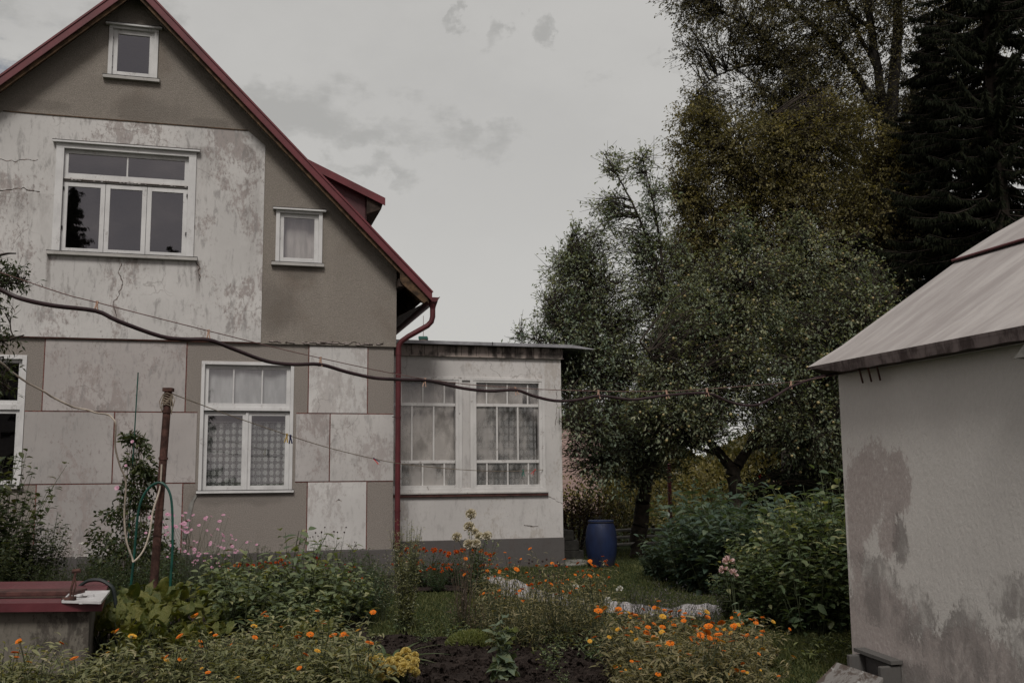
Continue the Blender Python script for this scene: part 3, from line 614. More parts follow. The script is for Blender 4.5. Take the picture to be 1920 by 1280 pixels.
# ---- windows
def sash(mb, gl, u0, u1, z0, z1, y, w=.055, cols=(), rows=(), mat=None, th=.04):
    mat = mat or M['white']
    mb.box((u0, y, z0), (u0 + w, y + th, z1), mat); mb.box((u1 - w, y, z0), (u1, y + th, z1), mat)
    mb.box((u0 + w, y + .001, z0), (u1 - w, y + th - .001, z0 + w * 1.1), mat); mb.box((u0 + w, y + .001, z1 - w), (u1 - w, y + th - .001, z1), mat)
    for c in cols: mb.box((c - .011, y + .006, z0 + w), (c + .011, y + th - .006, z1 - w), mat)
    for r in rows: mb.box((u0 + w, y + .008, r - .011), (u1 - w, y + th - .008, r + .011), mat)
    gy = y + th * .55; gl.face([(u0 + w * .6, gy, z0 + w * .6), (u1 - w * .6, gy, z0 + w * .6), (u1 - w * .6, gy, z1 - w * .6), (u0 + w * .6, gy, z1 - w * .6)], gl.gm)
def casing(mb, u0, u1, z0, z1, y, w=.10, mat=None, th=.03, cap=True):
    mat = mat or M['white']
    mb.box((u0 - w, y - th, z0), (u0, y + .10, z1), mat); mb.box((u1, y - th, z0), (u1 + w, y + .10, z1), mat); mb.box((u0 - w, y - th - .002, z1), (u1 + w, y + .10, z1 + w * .7), mat)
    if cap:
        mb.box((u0 - w - .05, y - th - .05, z1 + w * .7), (u1 + w + .05, y + .02, z1 + w * .7 + .03), mat)
        mb.box((u0 - w - .055, y - th - .055, z1 + w * .7 + .03), (u1 + w + .055, y + .02, z1 + w * .7 + .036), M['black_iron'])
def sillb(parent, u0, u1, z, y, d=.07, h=.05, mat=None):
    mb = MB(); mb.box((u0, y - d, z - h), (u1, y + .1, z), mat or M['sill']); mb.box((u0 - .004, y - d - .004, z), (u1 + .004, y + .05, z + .008), M['black_iron']); return mb.build('sill', parent, bevel=.004)
def window(parent, hole, y, build, glass='glass', name='window'):
    mb = MB(); gl = MB(); gl.gm = M[glass]; build(mb, gl); f = mb.build(name, parent, bevel=.003); gl.build('pane', f); return f
def curtain(parent, u0, u1, z0, z1, y, mat, amp=.025, per=.16, n=90):
    us = np.linspace(u0, u1, n); ph = np.cumsum(RNG.uniform(.6, 1.4, n)) * (u1 - u0) / n / per * 2 * pi
    yy = y + amp * np.sin(ph); zs = np.linspace(z0, z1, 6); V = np.array([(a, b + .006 * j * np.sin(a * 9), z) for j, z in enumerate(zs) for a, b in zip(us, yy)])
    i = np.arange(n * 6).reshape(6, n); F = np.stack([i[:-1, :-1], i[:-1, 1:], i[1:, 1:], i[1:, :-1]], -1).reshape(-1, 4); return npmesh('curtain', V, F, [mat], parent=parent)
def b_big(mb, gl):
    u0, u1, z0, z1 = BIG; y = UY + .02; casing(mb, u0 + .04, u1 - .04, z0, z1 - .05, UY - .014, .11)
    a, b = u0 + .04, u1 - .04; zt = 6.02; t1 = z1 - .05
    sash(mb, gl, a, b, zt, t1, y, .06, [(a + b) / 2], mat=M['white'])
    zz = zt - .07; w = (b - a) / 3
    for i in range(3): sash(mb, gl, a + w * i + .003, a + w * (i + 1) - .003, z0 + .005, zz, y + .004, .065)
    mb.box((a, y - .012, zt - .058), (b, y + .05, zt - .004), M['white_old'])
    mb.box((a - .005, y - .020, zt - .050), (b + .005, y - .0125, zt - .028), M['crack'])
    for i in range(34):
        c = a + (b - a) * i / 34
        if random.random() < .5: h = random.uniform(.002, .012); mb.box((c, y - .024, zt - .050 + h), (c + (b - a) / 34 * random.uniform(.4, .9), y - .0205, zt - .050 + h + random.uniform(.004, .012)), M['white_old'])
    for zz2 in (z0 + .35, z0 + .95): mb.box((b - .02, y - .02, zz2), (b + .006, y + .001, zz2 + .05), M['black_iron']); mb.box((a - .006, y - .02, zz2), (a + .02, y + .001, zz2 + .05), M['black_iron'])
w = window(house, BIG, 0, b_big); tag(w, 'wide upper window with two panes over three casements'); sillb(w, -5.16, -3.04, 4.87, UY - .014)
def b_att(mb, gl):
    u0, u1, z0, z1 = ATT; casing(mb, u0 + .02, u1 - .02, z0, z1 - .03, UY, .06); sash(mb, gl, u0 + .02, u1 - .02, z0 + .01, z1 - .03, UY + .01, .07)
    for q in (.12, .3, .6): mb.box((u0 + .012, UY - .006, z0 + q), (u0 + .026, UY + .012, z0 + q + .03), M['black_iron'])
w = window(house, ATT, 0, b_att); tag(w, 'small attic window under the ridge'); sillb(w, -4.50, -3.68, 7.645, UY)
def b_sml(mb, gl):
    u0, u1, z0, z1 = SML; casing(mb, u0 + .02, u1 - .02, z0, z1 - .03, UY, .06); sash(mb, gl, u0 + .02, u1 - .02, z0 + .01, z1 - .03, UY + .01, .065)
w = window(house, SML, 0, b_sml); tag(w, 'small upper window near the right eave'); sillb(w, -1.94, -1.13, 4.865, UY)
curtain(w, -1.80, -1.24, 4.9, 5.66, .14, M['voile_dim'], .008, .2)  # no curtain: sheet added behind plain glass for its dull grey reflection
def b_gw(mb, gl):
    u0, u1, z0, z1 = GW; y = .045; fw = .05
    mb.box((u0, y - .06, z0), (u0 + fw, y + .08, z1), M['white']); mb.box((u1 - fw, y - .06, z0), (u1, y + .08, z1), M['white']); mb.box((u0 + fw, y - .058, z1 - fw), (u1 - fw, y + .08, z1), M['white'])
    a, b = u0 + fw, u1 - fw; zt = 2.58; c = (b - a) / 3
    sash(mb, gl, a, b, zt + .02, z1 - fw, y, .06, [a + c, a + 2 * c]); mb.box((a, y - .03, zt - .028), (b, y + .05, zt + .018), M['white']); mb.box((a - .01, y - .045, zt - .034), (b + .01, y + .02, zt - .026), M['black_iron'])
    m_ = (a + b) / 2; sash(mb, gl, a, m_ - .003, z0 + .02, zt - .036, y, .065); sash(mb, gl, m_ + .003, b, z0 + .02, zt - .036, y, .065); mb.box((m_ - .02, y - .02, z0 + .03), (m_ + .02, y - .001, zt - .05), M['white'])
w = window(house, GW, 0, b_gw); tag(w, 'ground floor window with lace curtain'); sillb(w, -2.955, -1.53, 1.352, 0, .05, .04, M['white'])
curtain(w, -2.9, -1.6, 1.36, 2.38, .17, M['lace'], .028, .17); curtain(w, -2.9, -1.6, 2.60, 3.22, .115, M['voile'], .008, .3)
mb = MB(); mb.tube([(-2.9, .16, 2.39), (-1.6, .16, 2.39)], .007, M['plastic_white'], 6); mb.build('curtain_rail', w)
def b_gl(mb, gl):
    u0, u1, z0, z1 = GL; y = .045; fw = .06
    mb.box((u0, y - .06, z0), (u0 + fw, y + .08, z1), M['white']); mb.box((u1 - fw, y - .06, z0), (u1, y + .08, z1), M['white']); mb.box((u0 + fw, y - .058, z1 - fw), (u1 - fw, y + .08, z1), M['white'])
    a, b = u0 + fw, u1 - fw; zt = 2.60; mb.box((a, y - .03, zt - .06), (b, y + .05, zt + .02), M['white']); sash(mb, gl, a, b, zt + .02, z1 - fw, y, .05, [a + .6]); m_ = (a + b) / 2
    sash(mb, gl, a, m_, z0 + .02, zt - .06, y, .055); sash(mb, gl, m_, b, z0 + .02, zt - .06, y, .055)
w = window(house, GL, 0, b_gl, 'glass_dark'); tag(w, 'dark ground floor window at the left edge'); sillb(w, -6.76, -5.33, 1.45, 0, .05, .04)
mb = MB(); mb.face([(0, 0, 0)] * 0 or [(-3.13, -.0125, .66), (-3.07, -.0125, .66), (-2.98, -.0125, 1.2), (-2.93, -.0125, 1.29), (-2.97, -.0125, 1.29), (-3.05, -.0125, 1.15)], M['slab']); mb.build('cement_patch', house)

# ---- roof
ROOF_B = 8.9; VO = -.35
mb = MB(); T = .10
def slope(mb, f, ua, ub, y0, y1, top, th, mat, mats=None):
    mb.prism([(ua, f(ua) - th), (ub, f(ub) - th), (ub, f(ub)), (ua, f(ua))], y0, y1, mat)
slope(mb, RT, UR, .53, VO + .02, ROOF_B, 0, .035, M['metal_red']); slope(mb, LT, -8.72, UR, VO + .02, ROOF_B, 0, .035, M['metal_red'])
roof = mb.build('roof', house); tag(roof, 'dark red sheet metal gable roof')
for k in range(1, 16):                                  # standing seams
    pass
mb = MB()
for k in range(1, 16):
    yy = VO + .02 + k * .6; mb.bar((UR + .05, yy, RT(UR + .05) + .012), (.52, yy, RT(.52) + .012), .025, .03, M['metal_red']); mb.bar((UR - .05, yy, LT(UR - .05) + .012), (-8.7, yy, LT(-8.7) + .012), .025, .03, M['metal_red'])
mb.build('seams', roof)
mb = MB()
mb.prism([(UR, RT(UR) - .135), (.55, RT(.55) - .135), (.55, RT(.55) + .012), (UR, RT(UR) + .012)], VO, VO + .018, M['metal_red'])
mb.prism([(-8.74, LT(-8.74) - .135), (UR, LT(UR) - .135), (UR, LT(UR) + .012), (-8.74, LT(-8.74) + .012)], VO, VO + .018, M['metal_red'])
for f, a, b in ((RT, UR, .56), (LT, -8.75, UR)):
    mb.bar((a, VO - .008, f(a) + .014), (b, VO - .008, f(b) + .014), .03, .012, M['metal_red'], (0, 1, 0)); mb.bar((a, VO - .006, f(a) - .135), (b, VO - .006, f(b) - .135), .018, .014, M['pipe_red'], (0, 1, 0))
mb.build('verge_trim', roof, bevel=.003)
mb = MB()                                               # boards under the verge and rafters under the eave
for f, a, b, s_ in ((RT, UR, .50, 1), (LT, -8.66, UR, -1)):
    mb.prism([(a, f(a) - .062), (b, f(b) - .062), (b, f(b) - .04), (a, f(a) - .04)], VO + .02, 8.8, M['soffit'])
    mb.prism([(a, f(a) - .22), (b, f(b) - .22), (b, f(b) - .065), (a, f(a) - .065)], VO + .03, VO + .075, M['soffit'])
mb.build('verge_boards', roof)
mb = MB()
for k in range(11):
    yy = UY - .02 + .06 + k * .85
    mb.prism([(-.35, RT(-.35) - .24), (.38, RT(.38) - .24), (.49, RT(.49) - .16), (.49, RT(.49) - .07), (-.35, RT(-.35) - .07)], yy, yy + .11, M['soffit'] if k == 0 else M['darkwood'])
mb.box((.02, -.30, 4.52), (.12, 8.4, 4.64), M['darkwood'])
mb.prism([(.04, 4.80), (.04, 4.60), (.08, 4.55), (.42, 4.26), (.48, 4.30), (.48, 4.42)], -.33, -.285, M['soffit'])
mb.face([(.035, -.28, 4.05), (.035, 8.4, 4.05), (.46, 8.4, 4.28), (.46, -.28, 4.28)], M['darkwood'])
mb.build('rafter_ends', roof)
mb = MB()                                               # gutter half round
prof = [(.075 * cos(t), .075 * sin(t)) for t in np.linspace(pi, 2 * pi, 9)]
gu, gz = .59, 4.36
for (a, b) in zip(prof[:-1], prof[1:]):
    mb.face([(gu + a[0], -.33, gz + a[1]), (gu + b[0], -.33, gz + b[1]), (gu + b[0], 8.8, gz + b[1]), (gu + a[0], 8.8, gz + a[1])], M['pipe_red'])
mb.face([(gu + a, -.33, gz + b) for a, b in prof], M['pipe_red'])
mb.tube([(gu + .08, -.34, gz), (gu + .08, 8.8, gz)], .009, M['pipe_red'], 6)
mb.build('gutter', house, smooth=True)
mb = MB(); pr = .043
mb.lathe([(.085, .0), (.082, -.05), (.05, -.14), (.043, -.18)], (gu - .01, -.24, gz + .0), M['pipe_red'], 16)
pts = [(gu - .01, -.24, gz - .16), (gu - .01, -.24, 4.06), (gu - .03, -.235, 3.98), (gu - .09, -.22, 3.915), (.20, -.16, 3.74), (.10, -.125, 3.665), (.062, -.11, 3.60), (.055, -.105, 3.50), (.055, -.105, .42)]
mb.tube(pts, pr, M['pipe_red'], 14)
for z in (3.45, 3.15, 2.45, 1.75, 1.0): mb.tube([(.055, -.105, z), (.055, -.105, z + .025)], pr + .006, M['pipe_red'], 14)
dp = mb.build('downpipe', house, smooth=True)
for z in (3.17, 2.47): mb = MB(); mb.bar((-.03, -.07, z), (.055, -.105, z), .012, .012, M['black_iron']); mb.build('pipe_bracket', dp)
# ---- dormer
mb = MB(); DT = lambda u: 6.71 - .445 * (u + 1.23)
mb.prism([(-2.1, DT(-2.1) - .05), (-.075, DT(-.075) - .05), (-.075, DT(-.075)), (-2.1, DT(-2.1))], .66, 3.6, M['metal_red'])
mb.prism([(-2.1, DT(-2.1) - .12), (-.06, DT(-.06) - .12), (-.06, DT(-.06) + .01), (-2.1, DT(-2.1) + .01)], .64, .659, M['metal_red'])
dorm = mb.build('dormer', roof); tag(dorm, 'flat-topped dormer clad in dark red sheet')
M['cheek'] = red_metal('dull_red_cheek_sheet', (.085, .026, .030))
mb = MB(); mb.prism([(-2.0, RT(-2.0) - .02), (-.36, RT(-.36) - .02), (-.36, DT(-.36) - .05), (-2.0, DT(-2.0) - .05)], .80, .82, M['cheek']); mb.box((-.38, .80, RT(-.36) - .05), (-.355, 3.5, DT(-.36) - .05), M['cheek'])
for u in (-.75, -1.15): mb.box((u, .79, RT(u) - .02), (u + .012, .80, DT(u) - .06), M['pipe_red'])
mb.prism([(-.36, DT(-.36) - .40), (-.12, DT(-.12) - .20), (-.08, DT(-.08) - .05), (-.36, DT(-.36) - .05)], .70, 3.5, M['darkwood'])
mb.build('dormer_cheek', roof)

# ================================================================== SUN PORCH (annex)
a0 = at(1057, 1057, 17.9); A0 = (float(a0[0]), 17.9, 0.)
porch = axes_obj('sun_porch', A0, 'flat-roofed white sun porch with tall multi-pane windows', 'porch')
AL = -3.10
W1 = (-3.05, -1.83, 1.34, 3.15); W2 = (-1.58, -.36, 1.34, 3.15)
mb = MB(); wall_cells(mb, [AL, 0], [W1, W2], 0., M['porch_wall'], lambda u: .485, lambda u: 3.56, .12)
mb.face([(0, 0, .485), (0, 3.6, .485), (0, 3.6, 3.56), (0, 0, 3.56)], M['porch_wall']); mb.face([(AL, 3.6, .0), (0, 3.6, .0), (0, 3.6, 3.56), (AL, 3.6, 3.56)], M['porch_wall'])
crack(mb, [(-.28, 1.19), (-.15, 1.12), (0, 1.05)], -.002, .006); crack(mb, [(-.7, .70), (-.55, .68), (-.45, .69)], -.002, .012); crack(mb, [(-.10, 3.1), (-.08, 2.7), (-.11, 2.4)], -.002, .006)
mb.build('wall', porch)
mb = MB(); mb.box((AL, -.02, 0), (.015, 3.62, .49), M['plinth']); mb.build('plinth', porch, bevel=.01)
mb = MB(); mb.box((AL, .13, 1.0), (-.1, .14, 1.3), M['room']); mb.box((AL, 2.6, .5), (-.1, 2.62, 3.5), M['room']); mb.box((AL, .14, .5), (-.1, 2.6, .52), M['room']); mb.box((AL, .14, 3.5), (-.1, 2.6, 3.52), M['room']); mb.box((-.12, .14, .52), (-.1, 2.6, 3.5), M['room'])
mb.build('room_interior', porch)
mb = MB(); mb.box((AL, -.035, 3.56), (.03, 3.63, 3.735), M['brick']); mb.box((AL, -.05, 3.545), (.045, 3.64, 3.563), M['brick'])
u = AL
while u < 0.02: mb.box((u, -.037, 3.566), (u + .008, -.034, 3.735), M['crack']); u += random.choice((.1, .13, .22, .24))
mb.build('brick_band', porch)
mb = MB(); mb.prism([(AL, 3.745), (.16, 3.735), (.56, 3.715), (.56, 3.728), (.16, 3.79), (AL, 3.80)], -.16, 3.8, M['porch_roof']); mb.box((-1.28, -.168, 3.745), (-1.265, -.158, 3.80), M['black_iron']); mb.box((AL, -.10, 3.735), (.10, 3.7, 3.7449), M['darkwood'])
mb.build('roof', porch, bevel=.004)
def b_porch(hole, glass):
    def f(mb, gl):
        u0, u1, z0, z1 = hole; y = .01; W_ = M['white_old']; fw = .055
        mb.box((u0, y - .03, z0), (u0 + fw, y + .08, z1), W_); mb.box((u1 - fw, y - .03, z0), (u1, y + .08, z1), W_); mb.box((u0 + fw, y - .028, z1 - fw * .6), (u1 - fw, y + .08, z1), W_); mb.box((u0 + fw, y - .028, z0), (u1 - fw, y + .08, z0 + .05), W_)
        a, b = u0 + fw, u1 - fw; c = b - a
        for z in (1.78, 2.735): mb.box((a, y, z - .025), (b, y + .05, z + .025), W_)
        for q in (.17, .5, .83): mb.box((a + c * q - .012, y + .005, 2.76), (a + c * q + .012, y + .045, z1 - .03), W_)
        for q in (1 / 3, 2 / 3): mb.box((a + c * q - .014, y + .005, 1.805), (a + c * q + .014, y + .045, 2.71), W_)
        for q in (.17, .5, .83): mb.box((a + c * q - .012, y + .005, z0 + .05), (a + c * q + .012, y + .045, 1.755), W_)
        gl.face([(a, y + .03, z0 + .03), (b, y + .03, z0 + .03), (b, y + .03, z1 - .03), (a, y + .03, z1 - .03)], gl.gm)
    return f
w = window(porch, W1, 0, b_porch(W1, 0), 'glass_old'); tag(w, 'left porch window, clouded panes behind the downpipe')
curtain(w, -3.0, -1.88, 1.36, 3.1, .16, M['voile_dim'], .02, .3); curtain(w, -3.0, -1.88, 1.36, 1.76, .12, M['lace_grey'], .02, .1)
w = window(porch, W2, 0, b_porch(W2, 0), 'glass_old'); tag(w, 'right porch window with patterned curtain')
curtain(w, -1.53, -.41, 1.37, 2.72, .17, M['lace_grey'], .025, .12); curtain(w, -1.53, -.66, 2.76, 3.10, .15, M['voile_dim'], .01, .2)
mb = MB(); mb.box((W1[0], -.03, 1.27), (-.30, .10, 1.34), M['white_old']); mb.box((AL, -.06, 1.245), (-.27, .0, 1.272), M['sill']); mb.box((AL, -.045, 1.20), (-.27, -.0, 1.244), M['brown_sill']); mb.build('window_ledge', porch, bevel=.004)
mb = MB()
for a, b in ((-1.83, -1.775), (-1.635, -1.58), (-.36, -.31)): mb.box((a, -.03, 1.34), (b, -.001, 3.20), M['white_old'])
mb.box((AL, -.028, 3.15), (-.31, -.001, 3.20), M['white_old']); mb.build('window_casing', porch, bevel=.003)
# steps at the side door
def steps_obj():
    r = axes_obj('porch_steps', A0, 'dark mossy concrete steps beside the sun porch corner', 'steps'); mb = MB()
    for i, (w_, h) in enumerate(((.45, .19), (.34, .37), (.22, .55))): mb.box((.02, 1.0, [0, .19, .37][i]), (.36 + w_ * .8, 2.4, h), M['stone_dark'])
    mb.build('step_blocks', r, bevel=.012); return r
steps_obj()
r = axes_obj('paving_slab', A0, 'pale paving slabs lying between steps and blue barrel', 'slab'); mb = MB(); mb.box((.03, -.05, .005), (.30, .9, .04), M['slab']); mb.box((.31, -.02, .005), (.62, .85, .045), M['slab']); mb.build('slab', r, bevel=.008)

# ================================================================== BARREL
bp = at(1128, 1050, 17.75)
brl = empty('blue_barrel', (bp[0], 17.75, 0), 0, 'blue plastic drum standing on the lawn beside the sun porch', 'barrel')
h = .79; mb = MB(); R0 = .265
prof = [(.185, 0), (.20, .008), (.212, .04), (.236, .13), (.256, .24), (.266, .36), (.267, .46), (.258, .57), (.240, .66), (.215, .725), (.205, .74)]
mb.lathe(prof, (0, 0, 0), M['barrel'], 36)
mb.build('drum', brl, smooth=True)
mb = MB(); mb.lathe([(.208, 0), (.220, .005), (.220, .035), (.208, .042), (.05, .046)], (0, 0, .738), M['barrel'], 36); mb.lathe([(.224, 0), (.224, .012)], (0, 0, .742), M['black_iron'], 36); mb.build('lid', brl, smooth=True)

# ================================================================== SHED
S0 = np.array([2.405, 7.565, 0.])
shed = empty('garden_shed', S0, YAW - pi / 2, 'small plastered shed with pale sheet roof at the right', 'shed')
# local x runs from the far corner towards the camera, local y away to the right (into the shed)
m = Mat('shed_plaster'); o_ = (2, 5, 1)
big = m.noise(1.5, 8, .68, (1, 1, .75), o_, .4); mid = m.noise(5, 7, .7, (1, 1, .45), o_, .3); fine = m.noise(40, 5, .7, (1, 1, .6)); sp = m.nd('ShaderNodeSeparateXYZ'); m.l.new(m.co(), sp.inputs[0])
c = m.mix(m.sm(m.noise(.8, 4, .5), .35, .65), (.60, .575, .545), (.68, .655, .62))
wob = m.math('MULTIPLY', m.math('SUBTRACT', big, .5), .9); wob2 = m.math('MULTIPLY', m.math('SUBTRACT', mid, .5), .55)
def spot(cx, cz, rx, rz):
    a = m.math('DIVIDE', m.math('SUBTRACT', sp.outputs[0], cx), rx); b = m.math('DIVIDE', m.math('SUBTRACT', sp.outputs[2], cz), rz)
    r = m.math('ADD', m.math('SQRT', m.math('ADD', m.math('MULTIPLY', a, a), m.math('MULTIPLY', b, b))), m.math('ADD', m.math('ADD', m.math('MULTIPLY', wob, 2.8), m.math('MULTIPLY', m.math('SUBTRACT', fine, .5), 1.5)), m.math('MULTIPLY', wob2, 2.8)))
    return m.sm(r, .72, 1.0, 1., 0.)
pk_ = None
for q in ((.30, 1.42, .26, .34), (.62, 1.42, .14, .24), (.50, 1.12, .13, .22), (.12, 1.25, .09, .5), (.35, .45, .6, .30), (1.1, .35, .9, .25)): t_ = spot(*q); pk_ = t_ if pk_ is None else m.math('MAXIMUM', pk_, t_)
c = m.mix(m.math('MULTIPLY', pk_, m.sm(fine, .25, .6, .4, .75)), c, (.33, .27, .255))
gy_ = None
for q in ((.32, .72, .40, .24), (.75, .60, .30, .26), (1.15, .45, .30, .30), (1.62, .78, .22, .16), (1.8, .40, .4, .40), (.62, 1.05, .10, .22), (.9, .1, 1.2, .22)): t_ = spot(*q); gy_ = t_ if gy_ is None else m.math('MAXIMUM', gy_, t_)
c = m.mix(m.math('MULTIPLY', gy_, m.sm(mid, .36, .58, .0, .75)), c, (.21, .19, .18)); c = m.mix(m.sm(fine, .3, .8, 0, .15), c, (.25, .24, .235))
m.bump(m.math('ADD', m.math('MULTIPLY', mid, .7), m.math('MULTIPLY', fine, .5)), .6, .016); M['shed'] = m.fin(c, .9, spec=.15)
m = Mat('shed_roof_sheet'); st = m.noise(5, 6, .7, (1.0, .14, .14), rot=(0, 0, .35)); c = m.mix(m.sm(st, .35, .65), (.29, .265, .255), (.41, .385, .37)); c = m.mix(m.sm(m.noise(30, 5, .7), .5, .75, 0, .3), c, (.25, .22, .215)); m.bump(st, .25, .01); M['shed_roof'] = m.fin(c, .7)
m = Mat('mossy_roof_edge'); n1 = m.noise(9, 6, .7, (1, 1, .4)); c = m.mix(m.sm(n1, .4, .62), (.19, .155, .15), (.07, .052, .05)); M['shed_edge'] = m.fin(c, .9)
mb = MB(); WZ = 2.23; LS_ = 6.0
rp = [(0.0, 2.30), (.30, 2.56), (1.05, 3.09), (1.55, 3.40), (1.95, 3.60), (2.35, 3.74), (2.8, 3.80), (3.25, 3.74), (5.6, 2.30)]
# wall slightly battered
mb.face([(0, 0, 0), (LS_, 0, 0), (LS_, 0, WZ), (0, 0, WZ)], M['shed'])
mb.face([(0, 0, 0), (0, 0, WZ), (0, 2.6, 3.72), (0, 5.4, WZ), (0, 5.4, 0)], M['shed']); mb.face([(0, 0, WZ), (0, 2.6, 3.72), (0, 5.4, WZ)], M['shed'])
mb.face([(LS_, 0, 0), (LS_, 0, WZ), (LS_, 2.6, 3.72), (LS_, 5.4, WZ), (LS_, 5.4, 0)], M['shed']); mb.face([(0, 5.4, 0), (LS_, 5.4, 0), (LS_, 5.4, WZ), (0, 5.4, WZ)], M['shed'])
mb.build('wall', shed)
# roof sheet: profile along local y, extruded along local x from -.22
def shed_roof():
    mb = MB(); x0, x1 = -.16, LS_ + .2
    prof = [(-.16, 2.30), (.15, 2.475), (.65, 2.80), (1.22, 3.17)]
    up = [(1.19, 3.185), (1.60, 3.42), (1.95, 3.60), (2.35, 3.74), (2.7, 3.78), (3.1, 3.72), (5.6, 2.30)]
    for P_ in (prof, up):
        for a, b in zip(P_[:-1], P_[1:]):
            nseg = 24
            for k in range(nseg):
                xa = x0 + (x1 - x0) * k / nseg; xb = x0 + (x1 - x0) * (k + 1) / nseg
                mb.face([(xa, a[0], a[1]), (xb, a[0], a[1]), (xb, b[0], b[1]), (xa, b[0], b[1])], M['shed_roof'])
                mb.face([(xa, a[0], a[1] - .018), (xb, a[0], a[1] - .018), (xb, b[0], b[1] - .018), (xa, b[0], b[1] - .018)], M['shed_edge'])
            mb.face([(x0, a[0], a[1]), (x0, b[0], b[1]), (x0, b[0], b[1] - .018), (x0, a[0], a[1] - .018)], M['shed_edge'])
    r = mb.build('roof', shed); tag(r, 'pale streaked sheet roof')
    mb = MB(); mb.tube([(x0, 1.19, 3.183), (x1, 1.19, 3.183)], .009, M['pipe_red'], 5); mb.build('roof_lap', r)
    mb = MB(); xs = np.linspace(x0, x1, 60)                  # bent-down eave edge, growing deeper from the pointed corner
    for a, b in zip(xs[:-1], xs[1:]):
        d = lambda x: min(.075, .006 + .075 * max(0, (x - x0)) / .45) + .004 * sin(x * 23)
        mb.face([(a, -.162, 2.302), (b, -.162, 2.302), (b, -.150, 2.302 - d(b)), (a, -.150, 2.302 - d(a))], M['shed_edge']); mb.face([(a, -.150, 2.302 - d(a)), (b, -.150, 2.302 - d(b)), (b, .0, 2.235), (a, .0, 2.235)], M['darkwood'])
    mb.build('eave_edge', r)
    return r
shed_roof()
for q in (.42, .52, .62):
    mb = MB(); mb.tube([(q - .05, -.05, 2.14), (q + .02, -.12, 2.225)], .007, M['brown_sill'], 6); mb.build('hook', shed)
mb = MB(); mb.prism([(1.93, 2.13), (2.4, 2.13), (2.4, 2.20), (2.02, 2.20)], -.16, -.02, M['slab']); mb.box((2.05, -.12, 1.98), (2.4, -.03, 2.128), M['darkwood']); mb.build('door_hood', shed)
# concrete hatch box at the foot of the wall and the loose board before it
hb = empty('concrete_hatch', S0, YAW - pi / 2, 'concrete cellar hatch built against the foot of the shed', 'hatch')
mb = MB(); MC = plaster('dark_hatch_concrete', (.11, .105, .10), .6, 3, (.10, .085, .08), (.07, .068, .065))
mb.box((.17, -.16, 0), (.21, -.005, .27), MC); mb.box((.52, -.16, 0), (.56, -.005, .25), MC); mb.box((.21, -.04, 0), (.52, -.005, .26), MC); mb.prism([(.155, .285), (.575, .262), (.575, .285), (.155, .308)], -.09, -.003, MC)
mb.build('hatch_frame', hb, bevel=.008); mb = MB(); mb.box((.212, -.155, .0), (.518, -.045, .10), M['stone_dark']); mb.build('hatch_floor', hb)
m = Mat('peeling_board'); n1 = m.noise(9, 6, .75, (1, 1, 1), dist=.6); c = m.mix(m.sm(n1, .45, .56), (.20, .19, .18), (.08, .062, .052)); c = m.mix(m.sm(m.noise(6, 5, .7, (1, 1, 1), (4, 2, 2)), .56, .62), c, (.30, .30, .29)); M['board'] = m.fin(c, .8)
bd = empty('weathered_board', S0, YAW - pi / 2, 'weathered grey board with peeling paint leaning at the shed foot', 'board')
mb = MB(); bv = [(.05, -.36, .05), (.06, -.17, .20), (.60, -.175, .19), (.62, -.37, .04)]
mb.face(bv, M['board']); mb.face([(a, b, c_ - .025) for a, b, c_ in reversed(bv)], M['board'])
for i in range(4): a, b = bv[i], bv[(i + 1) % 4]; mb.face([a, (a[0], a[1], a[2] - .025), (b[0], b[1], b[2] - .025), b], M['board'])
mb.build('board_sheet', bd); mb = MB(); mb.box((.1, -.20, 0), (.56, -.18, .16), M['darkwood']); mb.build('batten', bd)

